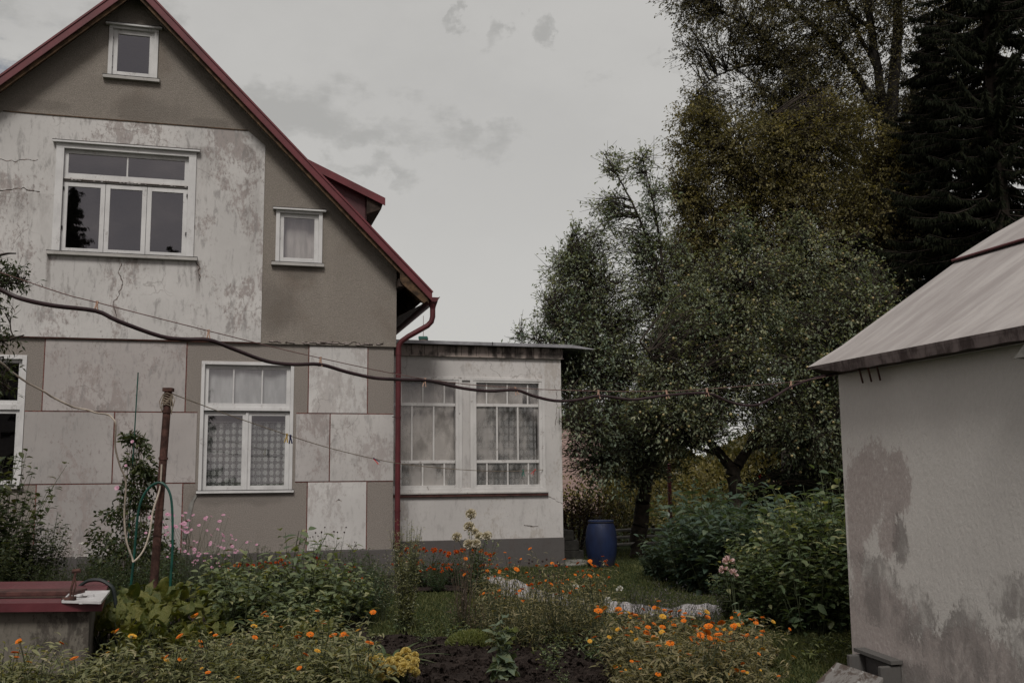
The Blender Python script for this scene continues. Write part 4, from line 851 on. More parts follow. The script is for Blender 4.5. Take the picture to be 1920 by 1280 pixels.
# ================================================================== WELL
WZc = .55
wx0, wx1 = float(at(0, 1100, 8.2)[0]) - 1.0, float(at(197, 1100, 8.2)[0])
def well():
    zt = .58
    pb = at(205, 1088, 1); db = ray(205, 1088); tb = (zt - 1.5) / db[2]; B = CO + db * tb
    df = ray(192, 1129); tf = (zt - 1.5) / df[2]; Fp = CO + df * tf
    x1 = max(B[0], Fp[0]); y0, y1 = Fp[1], B[1]
    r = empty('garden_well', (x1, y0, 0), 0, 'square concrete well with a dark red lid at lower left', 'well')
    mb = MB(); Dy = y1 - y0; xo = -2.6
    xr0, xr1 = Fp[0] - x1, B[0] - x1
    q = [(xo, 0), (xr0, 0), (xr1, Dy), (xo, Dy)]
    mb.face([(a, b, zt) for a, b in q], M['lid_red']); mb.face([(a, b, zt - .065) for a, b in reversed(q)], M['lid_red'])
    for i in range(4): a, b = q[i], q[(i + 1) % 4]; mb.face([(*a, zt), (*a, zt - .065), (*b, zt - .065), (*b, zt)], M['lid_red'])
    lid = mb.build('lid', r, bevel=.006)
    def slab_(q2, z0, z1, mat):
        mb.face([(a, b, z1) for a, b in q2], mat)
        for i in range(4): a, b = q2[i], q2[(i + 1) % 4]; mb.face([(*a, z1), (*a, z0), (*b, z0), (*b, z1)], mat)
    mb = MB(); e_ = (xr1 - xr0) / Dy; slab_([(xo + .1, .10), (xr0 - .10 + e_ * .1, .10), (xr0 - .10 + e_ * (Dy - .1), Dy - .1), (xo + .1, Dy - .1)], 0, zt - .066, M['concrete'])
    mb.build('concrete_box', r, bevel=.015)
    mb = MB(); mb.box((xo, Dy * .28, zt + .001), (-.42, Dy * .42, zt + .035), M['brown_sill']); mb.box((xo, Dy * .18, zt + .001), (-.26, Dy * .21, zt + .012), M['darkwood']); mb.build('hatch_strip', lid, bevel=.004)
    hx = -.295; mb = MB(); mb.tube([(hx, .10, zt), (hx + .005, .11, zt + .10), (hx + .03, .13, zt + .23)], .010, M['rust'], 8); mb.tube([(hx + .0, .13, zt + .225), (hx + .06, .13, zt + .232)], .017, M['rust'], 8); mb.box((hx - .05, .06, zt), (hx + .04, .13, zt + .03), M['rust']); mb.tube([(hx + .02, .10, zt + .02), (hx + .035, .12, zt + .12), (hx + .02, .12, zt + .20)], .007, M['rust'], 6)
    mb.build('latch', lid)
    return r, zt, x1, y0, Dy
wr, wz, wx, wy, wd = well()
def onz(px, py, z): d = ray(px, py); return CO + d * (z - 1.5) / d[2]
tq = [onz(117, 1126, wz + .015), onz(135, 1108, wz + .015), onz(205, 1107, wz + .015), onz(188, 1128, wz + .015)]
cx, cy = tq[0][0], tq[0][1]
tr_ = empty('plastic_tray', (cx, cy, wz), 0, 'white plastic tray lying on the red well lid', 'tray'); mb = MB()
Q = [(float(p[0] - cx), float(p[1] - cy)) for p in tq]
mb.face([(a, b, .006) for a, b in reversed(Q)], M['plastic_white']); mb.face([(a, b, .002) for a, b in Q], M['plastic_white'])
for i in range(4): mb.bar((*Q[i], .010), (*Q[(i + 1) % 4], .010), .012, .018, M['plastic_white'])
c_ = np.mean(Q, 0); mb.build('tray_body', tr_)
mb = MB()
for k in (-.06, .03): mb = MB(); mb.lathe([(.028, 0), (.026, .02), (.012, .024)], (c_[0] + k, c_[1] + .02, .006), M['plastic_white'], 12); mb.build('knob', tr_)
mb = MB()
hq = [(Q[0][0] * .45 + Q[3][0] * .55 - .035, Q[0][1] - .002), (Q[0][0] * .45 + Q[3][0] * .55 + .035, Q[0][1] - .002)]
mb.tube([(hq[0][0], hq[0][1], .01), (hq[0][0] + .008, hq[0][1] - .05, .0), (hq[1][0] - .008, hq[1][1] - .05, .0), (hq[1][0], hq[1][1], .01)], .006, M['plastic_white'], 6); mb.build('handle', tr_)
def smooth_path(pts, sub=6):
    pts = [np.array(p, float) for p in pts]; out = []
    for i in range(len(pts) - 1):
        p0 = pts[max(i - 1, 0)]; p1 = pts[i]; p2 = pts[i + 1]; p3 = pts[min(i + 2, len(pts) - 1)]
        for k in range(sub):
            t = k / sub; out.append(.5 * ((2 * p1) + (-p0 + p2) * t + (2 * p0 - 5 * p1 + 4 * p2 - p3) * t * t + (-p0 + 3 * p1 - 3 * p2 + p3) * t ** 3))
    out.append(pts[-1]); return out
def line_obj(name, pts, rad, mat, label, cat, sub=6, n=6, group=None):
    p = smooth_path(pts, sub); o = p[0].copy(); mb = MB(); mb.tube([q - o for q in p], rad, mat, n); ob = mb.build(name, smooth=True); ob.location = tuple(map(float, o)); return tag(ob, label, cat, group)
hy = wy + wd * .75
hp = [(142, 1106, hy), (150, 1098, hy), (166, 1088, hy), (188, 1087, hy), (205, 1096, hy), (213, 1107, hy)]
hpts = [at(*q) for q in hp]; e = hpts[-1]; hpts += [np.array([e[0] + .03, e[1], e[2] - .15]), np.array([e[0] + .05, e[1], .3]), np.array([e[0] + .05, e[1], .01])]
line_obj('garden_hose', hpts, .017, M['hose_black'], 'short dark hose arching over the right edge of the well lid', 'hose')

# ================================================================== POLE, LINES
py_ = 11.0
pt, pb_ = at(316, 728, py_), at(289, 1085, py_); k = (0 - pt[2]) / (pb_[2] - pt[2]); pbase = pt + (pb_ - pt) * k
pole = empty('rusty_pole', pbase, 0, 'rusty steel clothesline pole leaning beside the climbing plant', 'pole')
mb = MB(); top = pt - pbase; mb.tube([(0, 0, 0), tuple(top * .5), tuple(top)], [.044, .042, .040], M['rust'], 14); mb.build('shaft', pole, smooth=True)
ax = top / np.linalg.norm(top)
mb = MB()
for s_ in (.90, .70, .38): mb = MB(); p = top * s_; mb.tube([tuple(p - ax * .014), tuple(p + ax * .014)], .049, M['rust'], 14); mb.build('collar', pole)
mb = MB(); p = top * .99; mb.box((p[0] - .05, p[1] - .05, p[2] - .01), (p[0] + .05, p[1] + .05, p[2] + .03), M['rust']); mb.build('cap', pole, bevel=.004)
mb = MB()
for i in range(7):
    z = top * (.975 - .008 * i); ring = [z + np.array([.048 * cos(t), .048 * sin(t), .01 * sin(3 * t + i)]) for t in np.linspace(0, 2 * pi, 14)]; mb.tube(ring, .006, M['cord'], 5)
for sx, l in ((-.06, .16), (-.045, .20), (.06, .22), (.075, .14)):
    a = top * .975; mb.tube([a + np.array([sx * .7, -.03, .0]), a + np.array([sx * 1.2, -.05, -l * .5]), a + np.array([sx, -.05, -l]), a + np.array([sx * .8, -.045, -l * .6]), a + np.array([sx * .6, -.03, -.02])], .0045, M['cord'], 5)
mb.build('twine_wrap', pole)
hook = at(301, 903, py_ - .06)
mb = MB(); c_ = pbase + top * ((hook[2]) / top[2]); mb.tube([tuple(c_ - pbase), tuple(hook - pbase + np.array([0, -.02, 0])), tuple(hook - pbase + np.array([0, -.05, .02]))], .008, M['rust'], 6); mb.build('hook', pole)
gp = [at(x, y, py_ - .09) for x, y in ((246, 1093), (252, 1036), (258, 968), (267, 933), (282, 912), (299, 904), (312, 912), (320.6, 933), (323.5, 974), (323, 1039), (319, 1102))]
gp = [np.array([gp[0][0] - .02, gp[0][1], .02])] + gp + [np.array([gp[-1][0], gp[-1][1], .02])]
line_obj('green_hose', gp, .0135, M['hose_green'], 'green rubber hose looped over a hook on the rusty pole', 'hose', n=8)
rp_ = [(-60, 640, 9.2), (0, 678, 9.4), (21, 696, 9.5), (51, 717, 9.6), (81.5, 733, 9.7), (98, 744, 9.8), (124, 757, 9.9), (141, 764, 10), (163, 768, 10.05), (180, 773.6, 10.1), (202, 777, 10.2), (212, 785, 10.2), (217, 797, 10.2), (216, 837, 10.3), (225, 873, 10.4), (236, 904, 10.5), (233, 963, 10.6), (237, 1013, 10.65), (248, 1045, 10.7), (251, 1052, 10.7), (268.6, 1032, 10.75), (280.5, 998, 10.8), (286.4, 959, 10.85), (299, 918, 10.92), (302, 890, 10.94), (303, 870, 10.945)]
line_obj('white_cable', [at(*q) for q in rp_], .0095, M['rope_white'], 'long pale cable sagging from the left edge to the rusty pole', 'cable', 4)
cl_pts = [(318, 736, 10.98), (430, 778, 11.9), (545, 817, 12.8), (620, 840, 13.4), (703, 860, 14.2), (760, 870, 14.8), (850, 879, 15.8), (940, 883, 16.8), (1020, 880, 17.8), (1060, 874, 18.3), (1130, 860, 19.1), (1193, 845, 19.85)]
line_obj('clothesline', [at(*q) for q in cl_pts], .0055, M['cord'], 'thin clothesline running from the rusty pole to the pear tree', 'clothesline', 4, 5)
M['peg_wood'] = simple('bleached_wood_peg', (.42, .27, .20), .8, bump=0)
for nm, c_ in (('yellow', (.5, .34, .10)), ('navy', (.01, .014, .06)), ('red', (.5, .03, .03)), ('teal', (.01, .16, .12)), ('orange', (.5, .15, .06))): M['peg_' + nm] = simple(nm + '_plastic_peg', c_, .5, bump=0)
def peg(p, mat, mat2, label, s=1., tilt=0., group='pegs on the clothesline'):
    r = empty('clothes_peg', p, 0, label, 'clothes peg', group); r.rotation_euler = (0, tilt, random.uniform(-.3, .3)); r.scale = (s, s, s)
    for sg, mm in ((-1, mat), (1, mat2)):
        mb = MB(); mb.prism([(sg * .002, .012), (sg * .010, .012), (sg * .007, -.02), (sg * .020, -.075), (sg * .012, -.078), (sg * .001, -.025)][::sg], -.006, .006, mm); mb.build('prong', r)
    mb = MB(); mb.tube([(-.009, 0, -.018), (.009, 0, -.018)], .006, M['wire'], 6); mb.build('spring', r); return r
def on_line(pts, px):
    for a, b in zip(pts[:-1], pts[1:]):
        if a[0] <= px <= b[0]: t = (px - a[0]) / (b[0] - a[0]); return at(px, a[1] + (b[1] - a[1]) * t, a[2] + (b[2] - a[2]) * t)
for px, m1, m2, lb, ti in ((538, 'yellow', 'yellow', 'yellow clothes peg on the line before the lace-curtained window', .1), (544.5, 'navy', 'navy', 'navy blue clothes peg beside the yellow one on the line', -.05), (701, 'red', 'navy', 'half red, half black peg on the line left of the downpipe', -.9),
                           (981, 'teal', 'teal', 'teal peg on the line before the right porch window', 0.), (1003, 'red', 'red', 'red peg on the line before the right porch window', .6), (994, 'peg', 'peg', '', 0), (1133, 'orange', 'orange', 'orange peg on the line under the apple leaves', .2)):
    if m1 == 'peg': continue
    peg(on_line(cl_pts, px), M['peg_' + m1], M['peg_' + m2], lb, 1.25, ti)
wire = [(-330, 395, 4.4), (77, 537, 4.85), (182, 567, 5.0), (390, 620, 5.35), (600, 671, 5.8), (800, 711, 6.2), (965, 727, 6.5), (1124, 733, 6.8), (1250, 733, 7.0), (1325, 729, 7.15), (1483, 716, 7.4), (1560, 704, 7.5), (1590, 697, 7.62)]
line_obj('support_wire', [at(*q) for q in wire], .0026, M['wire'], 'thin taut wire stretched to the shed eave above the dark hose', 'wire', 4, 5)
hz_ = [(-330, 400, 4.4), (-100, 500, 4.65), (0, 543, 4.78), (40, 560, 4.8), (100, 573, 4.88), (180, 583, 5.0), (222, 602, 5.05), (300, 630, 5.2), (345, 636, 5.3), (391, 637, 5.35), (440, 655, 5.45), (500, 677, 5.6), (550, 683, 5.7), (600, 683, 5.8), (650, 697, 5.9), (700, 708, 6.0), (745, 711, 6.1), (799, 713, 6.2), (825, 718, 6.25), (870, 728, 6.33), (920, 733, 6.42), (967, 731, 6.5), (1000, 742, 6.57), (1040, 751, 6.65), (1080, 750, 6.72), (1124, 742, 6.8), (1180, 749, 6.9), (1215, 746, 6.95), (1250, 741, 7.0), (1325, 737, 7.15), (1370, 754, 7.2), (1412, 760, 7.28), (1448, 746, 7.35), (1483, 725, 7.4), (1530, 708, 7.47), (1568, 700, 7.52), (1600, 693, 7.63)]
line_obj('dark_hose', [at(*q) for q in hz_], [.0105] , M['hose_dark'], 'long dark hose hung in waves from a wire across the garden', 'hose', 4, 8) if False else None
p = smooth_path([at(*q) for q in hz_], 4); o = p[0].copy(); mb = MB(); mb.tube([q - o for q in p], list(np.linspace(.0112, .0085, len(p))), M['hose_dark'], 8); ob = mb.build('dark_hose', smooth=True); ob.location = tuple(map(float, o)); tag(ob, 'long dark hose hung in waves from a wire across the garden', 'hose')
WH = ['peg holding the dark hose over the upper white render', 'peg holding the dark hose just above the lace-curtained window', 'peg holding the dark hose by the white panel right of the window', 'peg holding the dark hose over the left porch window', 'peg holding the dark hose over the right porch window',
      'first peg on the dark hose right of the porch', 'pale peg on the dark hose at the left of a close pair', 'pale peg on the dark hose at the right of a close pair', 'last peg on the dark hose before the shed']
for (px, ti), lb in zip(((182, .1), (391, 0), (601, 0), (797, .1), (966, -.3), (1122, 0), (1249, -.2), (1325, -.1), (1483, .1)), WH):
    a = on_line(wire, px); r = peg(a, M['peg_wood'], M['peg_wood'], lb, .62 if px < 1000 else .68, ti, 'pegs holding up the dark hose')
# post at the left outside the picture that carries wire and hose
tp = at(-330, 395, 4.4); r = empty('line_post', (tp[0], tp[1], 0), 0, 'wooden post holding the hose wire at far left', 'post'); mb = MB(); mb.tube([(0, 0, 0), (0, 0, float(tp[2]) + .1)], .05, M['bark'], 10); mb.build('shaft', r)
# ================================================================== TREES
def pack(px, py, Y): return at(px, py, Y)
def limb(pts, Y, dy=None):
    """photo polyline at a given distance -> 3-D polyline"""
    out = []
    for i, q in enumerate(pts):
        yy = q[2] if len(q) > 2 else Y
        out.append(at(q[0], q[1], yy))
    return out
def tree(name, base, trunk, limbs, blobs, label, cat, leaf, bark, leaf_len, leaf_w, n_clump, per_clump, clump_r, r0, droop=.3, twig_droop=0., group=None, fruit=None, shape='round', stray=0, tw=.012):
    """trunk/limbs: (points, r_start, r_end); blobs: (centre, (rx, ry, rz), weight). Twigs grow from the nearest limb to each clump of leaves."""
    root = empty(name, (base[0], base[1], 0), 0, label, cat, group); O_ = np.array([base[0], base[1], 0.])
    wood = LS(); tr = LS()
    def wob(pts, a):
        p = np.array(smooth_path(pts, 5)); p[1:-1] += RNG.normal(0, a, (len(p) - 2, 3)); return p
    nodes = []
    for pts, ra, rb in trunk: p = wob(pts, ra * .10) - O_; tr.poly(p, ra, rb, 0, 10); nodes.append(p[len(p) // 3:])
    for pts, ra, rb in limbs: p = wob(pts, ra * .12) - O_; wood.poly(p, ra, rb, 0, 6); nodes.append(p)
    nodes = np.concatenate(nodes)
    W = np.array([b[2] for b in blobs], float); W /= W.sum(); cs = []
    for (c, r, w), f in zip(blobs, W):
        n = max(3, int(n_clump * f)); d = rdir(n); rad = RNG.random(n) ** .42 * np.where(RNG.random(n) < .14, RNG.uniform(1., 1.3, n), 1.); cs.append(np.asarray(c) - O_ + d * rad[:, None] * np.asarray(r))
    cs = np.concatenate(cs); cs = cs[cs[:, 2] > .35]; lv = LS(); fr = []
    for c in cs:
        dd = nodes - c; cost = np.linalg.norm(dd, axis=1) + 1.1 * np.maximum(0, dd[:, 2]); nd = nodes[np.argmin(cost)]
        L = np.linalg.norm(c - nd); mid = (c + nd) / 2 + np.array([0, 0, .12 * L]) + RNG.normal(0, .06 * L, 3)
        pts = [nd, nd * .55 + mid * .45 + RNG.normal(0, .02, 3), mid, mid * .45 + c * .55 + RNG.normal(0, .03, 3), c]
        wood.poly(pts, min(r0 * .35, .006 + .012 * L), .006, 0, 3)
        # side twigs
        out = unit((c - nd)[None])[0]; m_ = 6; td = unit(rdir(m_) * .9 + out * .8 + np.array([0, 0, .25 - twig_droop])); tl = clump_r * RNG.uniform(.6, 1.5, m_)
        st = c - out * clump_r * RNG.uniform(0, 1.2, (m_, 1)); en = st + td * tl[:, None] - np.array([0, 0, 1]) * (tl * twig_droop)[:, None]
        wood.tubes(st, en, tw * .5, tw * .2, 0, 3)
        k = max(4, int(per_clump * RNG.uniform(.5, 1.5))); w_ = RNG.integers(0, m_, k); t = RNG.random(k) ** .75
        P = st[w_] * (1 - t)[:, None] + en[w_] * t[:, None] + RNG.normal(0, leaf_len * .45, (k, 3))
        D = td[w_] + rdir(k) * .9; D[:, 2] -= droop; U = rdir(k) * .7; U[:, 2] += .9
        shade = np.clip(.42 + .20 * RNG.normal() + RNG.normal(0, .14, k), 0, 1)
        lv.leaves(P, D, U, leaf_len * RNG.uniform(.6, 1.25, k), leaf_w * RNG.uniform(.7, 1.2, k), None, .2, .25, 0, shade)
        if fruit and RNG.random() < fruit[0]: fr.append((en[0] + np.array([0, 0, -.04])))
    if False:
        c = cs[RNG.integers(0, len(cs), stray)] + RNG.normal(0, clump_r * 1.1, (stray, 3)); lv.leaves(c, rdir(stray), rdir(stray, .5), leaf_len, leaf_w)
    tr.build('trunk', [bark], root); wood.build('branches', [bark], root); lv.build('crown', [leaf], root)
    if fruit:
        def ball(n_, r): 
            mb = MB(); mb.lathe([(.15 * r, -.85 * r), (.6 * r, -.8 * r), (.95 * r, -.25 * r), (.98 * r, .25 * r), (.62 * r, .80 * r), (.2 * r, .78 * r)], (0, 0, 0), M['apple'], 8); return mb.build('apple', root, smooth=True)
        idx = sorted(range(len(fr)), key=lambda i: fr[i][1]); ob = None; rest = []
        for q, i in enumerate(idx):
            if q < 98:
                if ob is None: ob = ball(0, fruit[1]); o2 = ob
                else: o2 = ob.copy(); COL.objects.link(o2); o2.parent = root
                o2.location = tuple(fr[i]); s_ = RNG.uniform(.7, 1.15); o2.scale = (s_, s_, s_)
            else: rest.append(fr[i])
        if rest:
            mb = MB()
            for p in rest: r = fruit[1] * RNG.uniform(.7, 1.1); mb.lathe([(.15 * r, -.85 * r), (.9 * r, -.4 * r), (.98 * r, .25 * r), (.3 * r, .80 * r)], tuple(p), M['apple'], 6)
            o2 = mb.build('apples', root, smooth=True); o2['kind'] = 'stuff'
    return root
def B(px, py, Y, rx, ry, w=1., dep=1.):
    s = Y / FPX; return (at(px, py, Y), (rx * s, max(rx, ry) * s * dep, ry * s), w)
# --- apple tree
Ya = 18.6; ba = at(1384, 1040, Ya)
tree('apple_tree', ba, [([np.array([ba[0], Ya, 0])] + limb([(1382, 960), (1376, 880)], Ya), .15, .125), (limb([(1376, 880), (1350, 850), (1318, 812, 18.3), (1300, 760, 18.0)], Ya), .10, .05), (limb([(1376, 882), (1400, 845), (1428, 800, 18.9), (1465, 740, 19.2)], Ya), .11, .05)],
     [(limb([(1300, 760, 18.0), (1250, 700, 17.6), (1200, 640, 17.3)], Ya), .05, .02), (limb([(1318, 812, 18.3), (1340, 700, 18.6), (1370, 600, 18.7), (1390, 470, 18.8), (1385, 425, 18.8)], Ya), .05, .01), (limb([(1465, 740, 19.2), (1490, 640, 19.2), (1505, 520, 19.2), (1500, 400, 19.2)], Ya), .05, .01),
      (limb([(1428, 800, 18.9), (1500, 740, 18.2), (1580, 660, 17.8), (1640, 600, 17.8)], Ya), .05, .015), (limb([(1400, 845), (1480, 820, 17.9), (1560, 800, 17.6)], Ya), .04, .015), (limb([(1350, 850), (1290, 835, 17.7), (1230, 820, 17.5)], Ya), .04, .015), (limb([(1465, 740, 19.2), (1540, 600, 19.4), (1590, 500, 19.4)], Ya), .04, .012)],
     [B(1400, 580, Ya, 140, 140, 3.4), B(1310, 600, 18.8, 80, 100, 1.4), B(1530, 540, 19, 115, 120, 2.6), B(1480, 690, 18, 170, 130, 3.6), B(1330, 690, 18, 120, 140, 2.6), B(1600, 640, 18, 85, 120, 2), B(1500, 430, 19.2, 30, 40, .22), B(1390, 450, 18.8, 35, 60, .35), B(1290, 795, 17.7, 100, 45, 1.2), B(1520, 810, 17.6, 95, 60, 1.7),
      B(1250, 760, 17.5, 90, 80, 1.2), B(1570, 800, 18, 60, 120, 1.2), B(1640, 560, 18.5, 50, 60, .6)],
     'spreading apple tree full of small yellowish apples', 'tree', M['L_apple'], M['bark'], .070, .034, 2100, 30, .30, .15, fruit=(.5, .026), stray=1500)
# --- pear tree
Yp = 19.6; bp_ = at(1196, 1040, Yp)
tree('pear_tree', bp_, [([np.array([bp_[0], Yp, 0])] + limb([(1199, 990), (1206, 930), (1214, 885), (1218, 830)], Yp), .17, .10)],
     [(limb([(1218, 830), (1210, 740), (1240, 640), (1245, 560), (1225, 480), (1190, 390), (1155, 325), (1130, 285)], Yp), .06, .007), (limb([(1245, 560), (1240, 480), (1225, 380), (1205, 300)], Yp), .04, .01), (limb([(1212, 800), (1150, 740, 19.2), (1100, 660, 19), (1050, 600, 18.9), (1030, 570, 18.9)], Yp), .06, .012), (limb([(1210, 740), (1160, 640, 19.6), (1110, 540, 19.6), (1060, 480, 19.6)], Yp), .05, .01),
      (limb([(1214, 880), (1160, 840, 18.7), (1100, 810, 18.2), (1050, 790, 17.9)], Yp), .05, .012), (limb([(1240, 640), (1290, 560, 20), (1300, 480, 20)], Yp), .05, .015), (limb([(1206, 930), (1180, 880, 18.9), (1130, 860, 18.5)], Yp), .035, .01), (limb([(1150, 740, 19.2), (1070, 690, 19), (1010, 640, 19), (968, 628, 19)], Yp), .03, .006)],
     [B(1150, 600, Yp, 100, 130, 2.9), B(1085, 560, Yp, 65, 95, 1.7), B(1110, 470, Yp, 50, 60, .7), B(1085, 680, 19, 70, 80, 1.6), B(1250, 640, Yp, 70, 130, 1.6), B(1200, 450, Yp, 45, 60, .55), B(1150, 310, Yp, 26, 34, .2), B(1205, 310, Yp, 20, 38, .18), B(1145, 400, Yp, 38, 32, .3), B(1240, 520, 20, 60, 90, 1.0), B(1060, 630, 19.1, 50, 55, .7), B(1150, 720, 19, 110, 75, 1.8),
      B(1110, 800, 18.3, 80, 60, 1.2), B(1150, 870, 18.6, 85, 55, .9), B(1230, 850, 18.6, 70, 70, .8), B(1230, 380, Yp, 25, 50, .25), B(985, 628, 19, 22, 12, .10), B(1060, 730, 18.6, 45, 60, .5), B(1030, 590, 19, 16, 40, .2), B(1050, 500, 19.4, 16, 40, .2)],
     'pear tree with tall thin shoots beside the sun porch', 'tree', M['L_pear'], M['bark'], .080, .037, 1500, 23, .36, .17, stray=1500)
# --- yellowing tree behind
Yy = 30.; by = at(1480, 1000, Yy)
tree('yellowing_tree', by, [([np.array([by[0], Yy, 0])] + limb([(1480, 850), (1475, 640), (1470, 420)], Yy), .26, .08)],
     [(limb([(1478, 700), (1400, 560), (1330, 450), (1280, 400)], Yy), .1, .02), (limb([(1475, 600), (1420, 420), (1370, 280), (1330, 230)], Yy), .09, .02), (limb([(1475, 640), (1560, 520), (1640, 430), (1700, 380)], Yy), .1, .02), (limb([(1470, 420), (1460, 300), (1440, 220)], Yy), .07, .02), (limb([(1478, 760), (1380, 700), (1300, 560), (1265, 520)], Yy), .08, .02)],
     [B(1400, 330, Yy, 120, 110, 2.6), B(1310, 255, Yy, 60, 75, .8), B(1290, 350, Yy, 45, 60, .5), B(1330, 450, Yy, 80, 90, 1.6), B(1500, 430, Yy, 130, 120, 3), B(1480, 300, Yy, 100, 90, 1.6), B(1640, 440, Yy, 120, 140, 3), B(1440, 580, Yy, 150, 100, 2), B(1620, 600, Yy, 130, 130, 2), B(1290, 480, Yy, 40, 60, .5), B(1740, 560, Yy, 90, 120, 1.4), B(1560, 250, Yy, 90, 80, 1.1), B(1700, 300, Yy, 90, 90, 1.2)],
     'broad tree with yellowing leaves behind the apple tree', 'tree', M['L_yellow'], M['bark'], .105, .055, 3000, 38, .46, .25)
# --- big tall tree with forked trunk
Yb = 34.; bb = at(1664, 1000, Yb)
tree('tall_tree', bb, [([np.array([bb[0], Yb, 0])] + limb([(1662, 700), (1664, 420), (1662, 250)], Yb), .36, .28), (limb([(1662, 250), (1645, 130), (1630, 20), (1610, -160)], Yb), .17, .10), (limb([(1664, 262), (1680, 120), (1686, -20), (1690, -200)], Yb), .22, .12)],
     [(limb([(1655, 240), (1600, 130), (1550, 70), (1480, 10), (1440, -30)], Yb), .14, .04), (limb([(1650, 330), (1580, 230), (1500, 140), (1420, 60), (1350, 20)], Yb), .13, .03), (limb([(1660, 350), (1600, 300), (1520, 230), (1450, 180), (1380, 130)], Yb), .1, .02), (limb([(1668, 300), (1720, 160), (1760, 60), (1800, -40)], Yb), .15, .05), (limb([(1668, 330), (1750, 250), (1800, 150), (1850, 60)], Yb), .1, .03),
      (limb([(1645, 130), (1600, 40), (1560, -60)], Yb), .09, .03), (limb([(1664, 380), (1710, 340), (1770, 300), (1820, 280)], Yb), .08, .02), (limb([(1640, 60), (1560, 0), (1450, -80)], Yb), .08, .02), (limb([(1500, 140), (1420, 120), (1330, 150), (1290, 200)], Yb), .05, .012)],
     [B(1400, 60, Yb, 120, 90, 2.0), B(1310, 10, Yb, 60, 60, .45), B(1500, 100, Yb, 110, 100, 2.2), B(1460, 200, Yb, 120, 80, 1.8), B(1580, 160, Yb, 90, 100, 1.2), B(1330, 190, Yb, 50, 60, .55), B(1600, 20, Yb, 110, 90, 1.6), B(1740, 60, Yb, 110, 110, 1.7), B(1780, 200, Yb, 110, 110, 1.5), B(1690, 200, Yb, 60, 110, .8),
      B(1500, -80, Yb, 160, 110, 2.2), B(1680, -120, Yb, 180, 110, 2), B(1290, 80, Yb, 35, 60, .12), B(1600, 280, Yb, 90, 70, 1), B(1740, 330, Yb, 90, 70, .9), B(1270, -20, Yb, 60, 40, .2), B(1820, 60, Yb, 90, 130, 1.3), B(1860, 250, Yb, 80, 120, 1.2), B(1600, 380, Yb, 120, 80, 1.4), B(1760, 430, Yb, 110, 80, 1.2)],
     'tall tree with forked dark trunk and airy crown cut by the top edge', 'tree', M['L_birch'], M['bark_birch'], .10, .055, 2900, 34, .46, .4, twig_droop=.25, stray=2500, tw=.02)
def spruce(px, Y, ztop, rad, label, seed, zlow=.6, den=1.):
    b = at(px, 900, Y); root = empty('spruce_tree', (b[0], Y, 0), seed, label, 'tree', 'dark spruces at the right'); tr = LS(); tr.poly([(0, 0, 0), (0, 0, ztop * .5), (.05, 0, ztop)], .3, .03, 0, 8); tr.build('trunk', [M['bark']], root)
    lv = LS(); wd_ = LS(); z = zlow
    while z < ztop - .2:
        f = (1 - z / ztop) ** .75; R_ = rad * f * RNG.uniform(.8, 1.1); nb = 13
        for j in range(nb):
            a = RNG.uniform(0, 2 * pi); r = R_ * RNG.uniform(.5, 1.2); t = np.linspace(0, 1, 9)[:, None]; out = np.array([cos(a), sin(a), 0]); p = out * r * t + np.array([0, 0, z + RNG.uniform(-.35, .35)]) + np.array([0, 0, 1]) * (-RNG.uniform(.15, .65) * r * t + RNG.uniform(.1, .35) * r * t ** 3)
            wd_.poly(p[::2], .03, .006, 0, 3)
            side = np.array([-sin(a), cos(a), 0]); k = int((330 * r / rad + 50) * den); tt = RNG.random(k) ** .7; s_ = RNG.choice([-1, 1], k)
            base = np.stack([np.interp(tt, t[:, 0], p[:, i]) for i in range(3)], 1); D = out * .6 + side * s_[:, None] * RNG.uniform(.2, 1.1, (k, 1)) + RNG.normal(0, .15, (k, 3)); D[:, 2] -= RNG.uniform(.3, 2.2, k)
            lv.leaves(base, D, np.tile([0, 0, 1.], (k, 1)) + RNG.normal(0, .4, (k, 3)), RNG.uniform(.09, .26, k) * (.6 + .5 * f) * (1.5 if den < 1 else 1), RNG.uniform(.02, .045, k) * (1.6 if den < 1 else 1), None, .1, .35)
        z += RNG.uniform(.20, .32)
    wd_.build('branches', [M['bark']], root); lv.build('needles', [M['L_spruce']], root); return root
spruce(1915, 26., 24., 3.4, 'tallest dark spruce at the right edge of the picture', 0)
spruce(1790, 28., 14.5, 3.2, 'lower dark spruce left of the tallest one, above the shed roof', 1)
spruce(1640, 27., 8.0, 2.6, 'short dark spruce showing behind the right side of the apple tree', 2, .2)
spruce(1560, 24., 5.0, 2.0, 'small dark spruce under the right side of the apple crown', 3, .1)
# tree behind the photographer, mirrored in the upper window panes
_d = ray(165, 470); _n = np.array([sin(YAW), -cos(YAW), 0]); _rf = unit((_d - 2 * (_d @ _n) * _n)[None])[0]
_t = ((np.array(C0) - CO) @ _n) / (_d @ _n); _p = CO + _d * _t + _rf * 30 / abs(_rf[1])
def spruce_at(x, y, ztop, rad, label):
    r = spruce(960, 20, ztop, rad, label, 1., .6, .35); r.location = (float(x), float(y), 0); r['group'] = 'spruces across the lane'; return r
spruce_at(_p[0] - .7, _p[1], 14.2, 2.8, 'tall spruce mirrored in the left casement of the upper window'); spruce_at(_p[0] + 3.0, _p[1] + 2, 11.4, 2.6, 'lower spruce mirrored in the middle casement of the upper window')
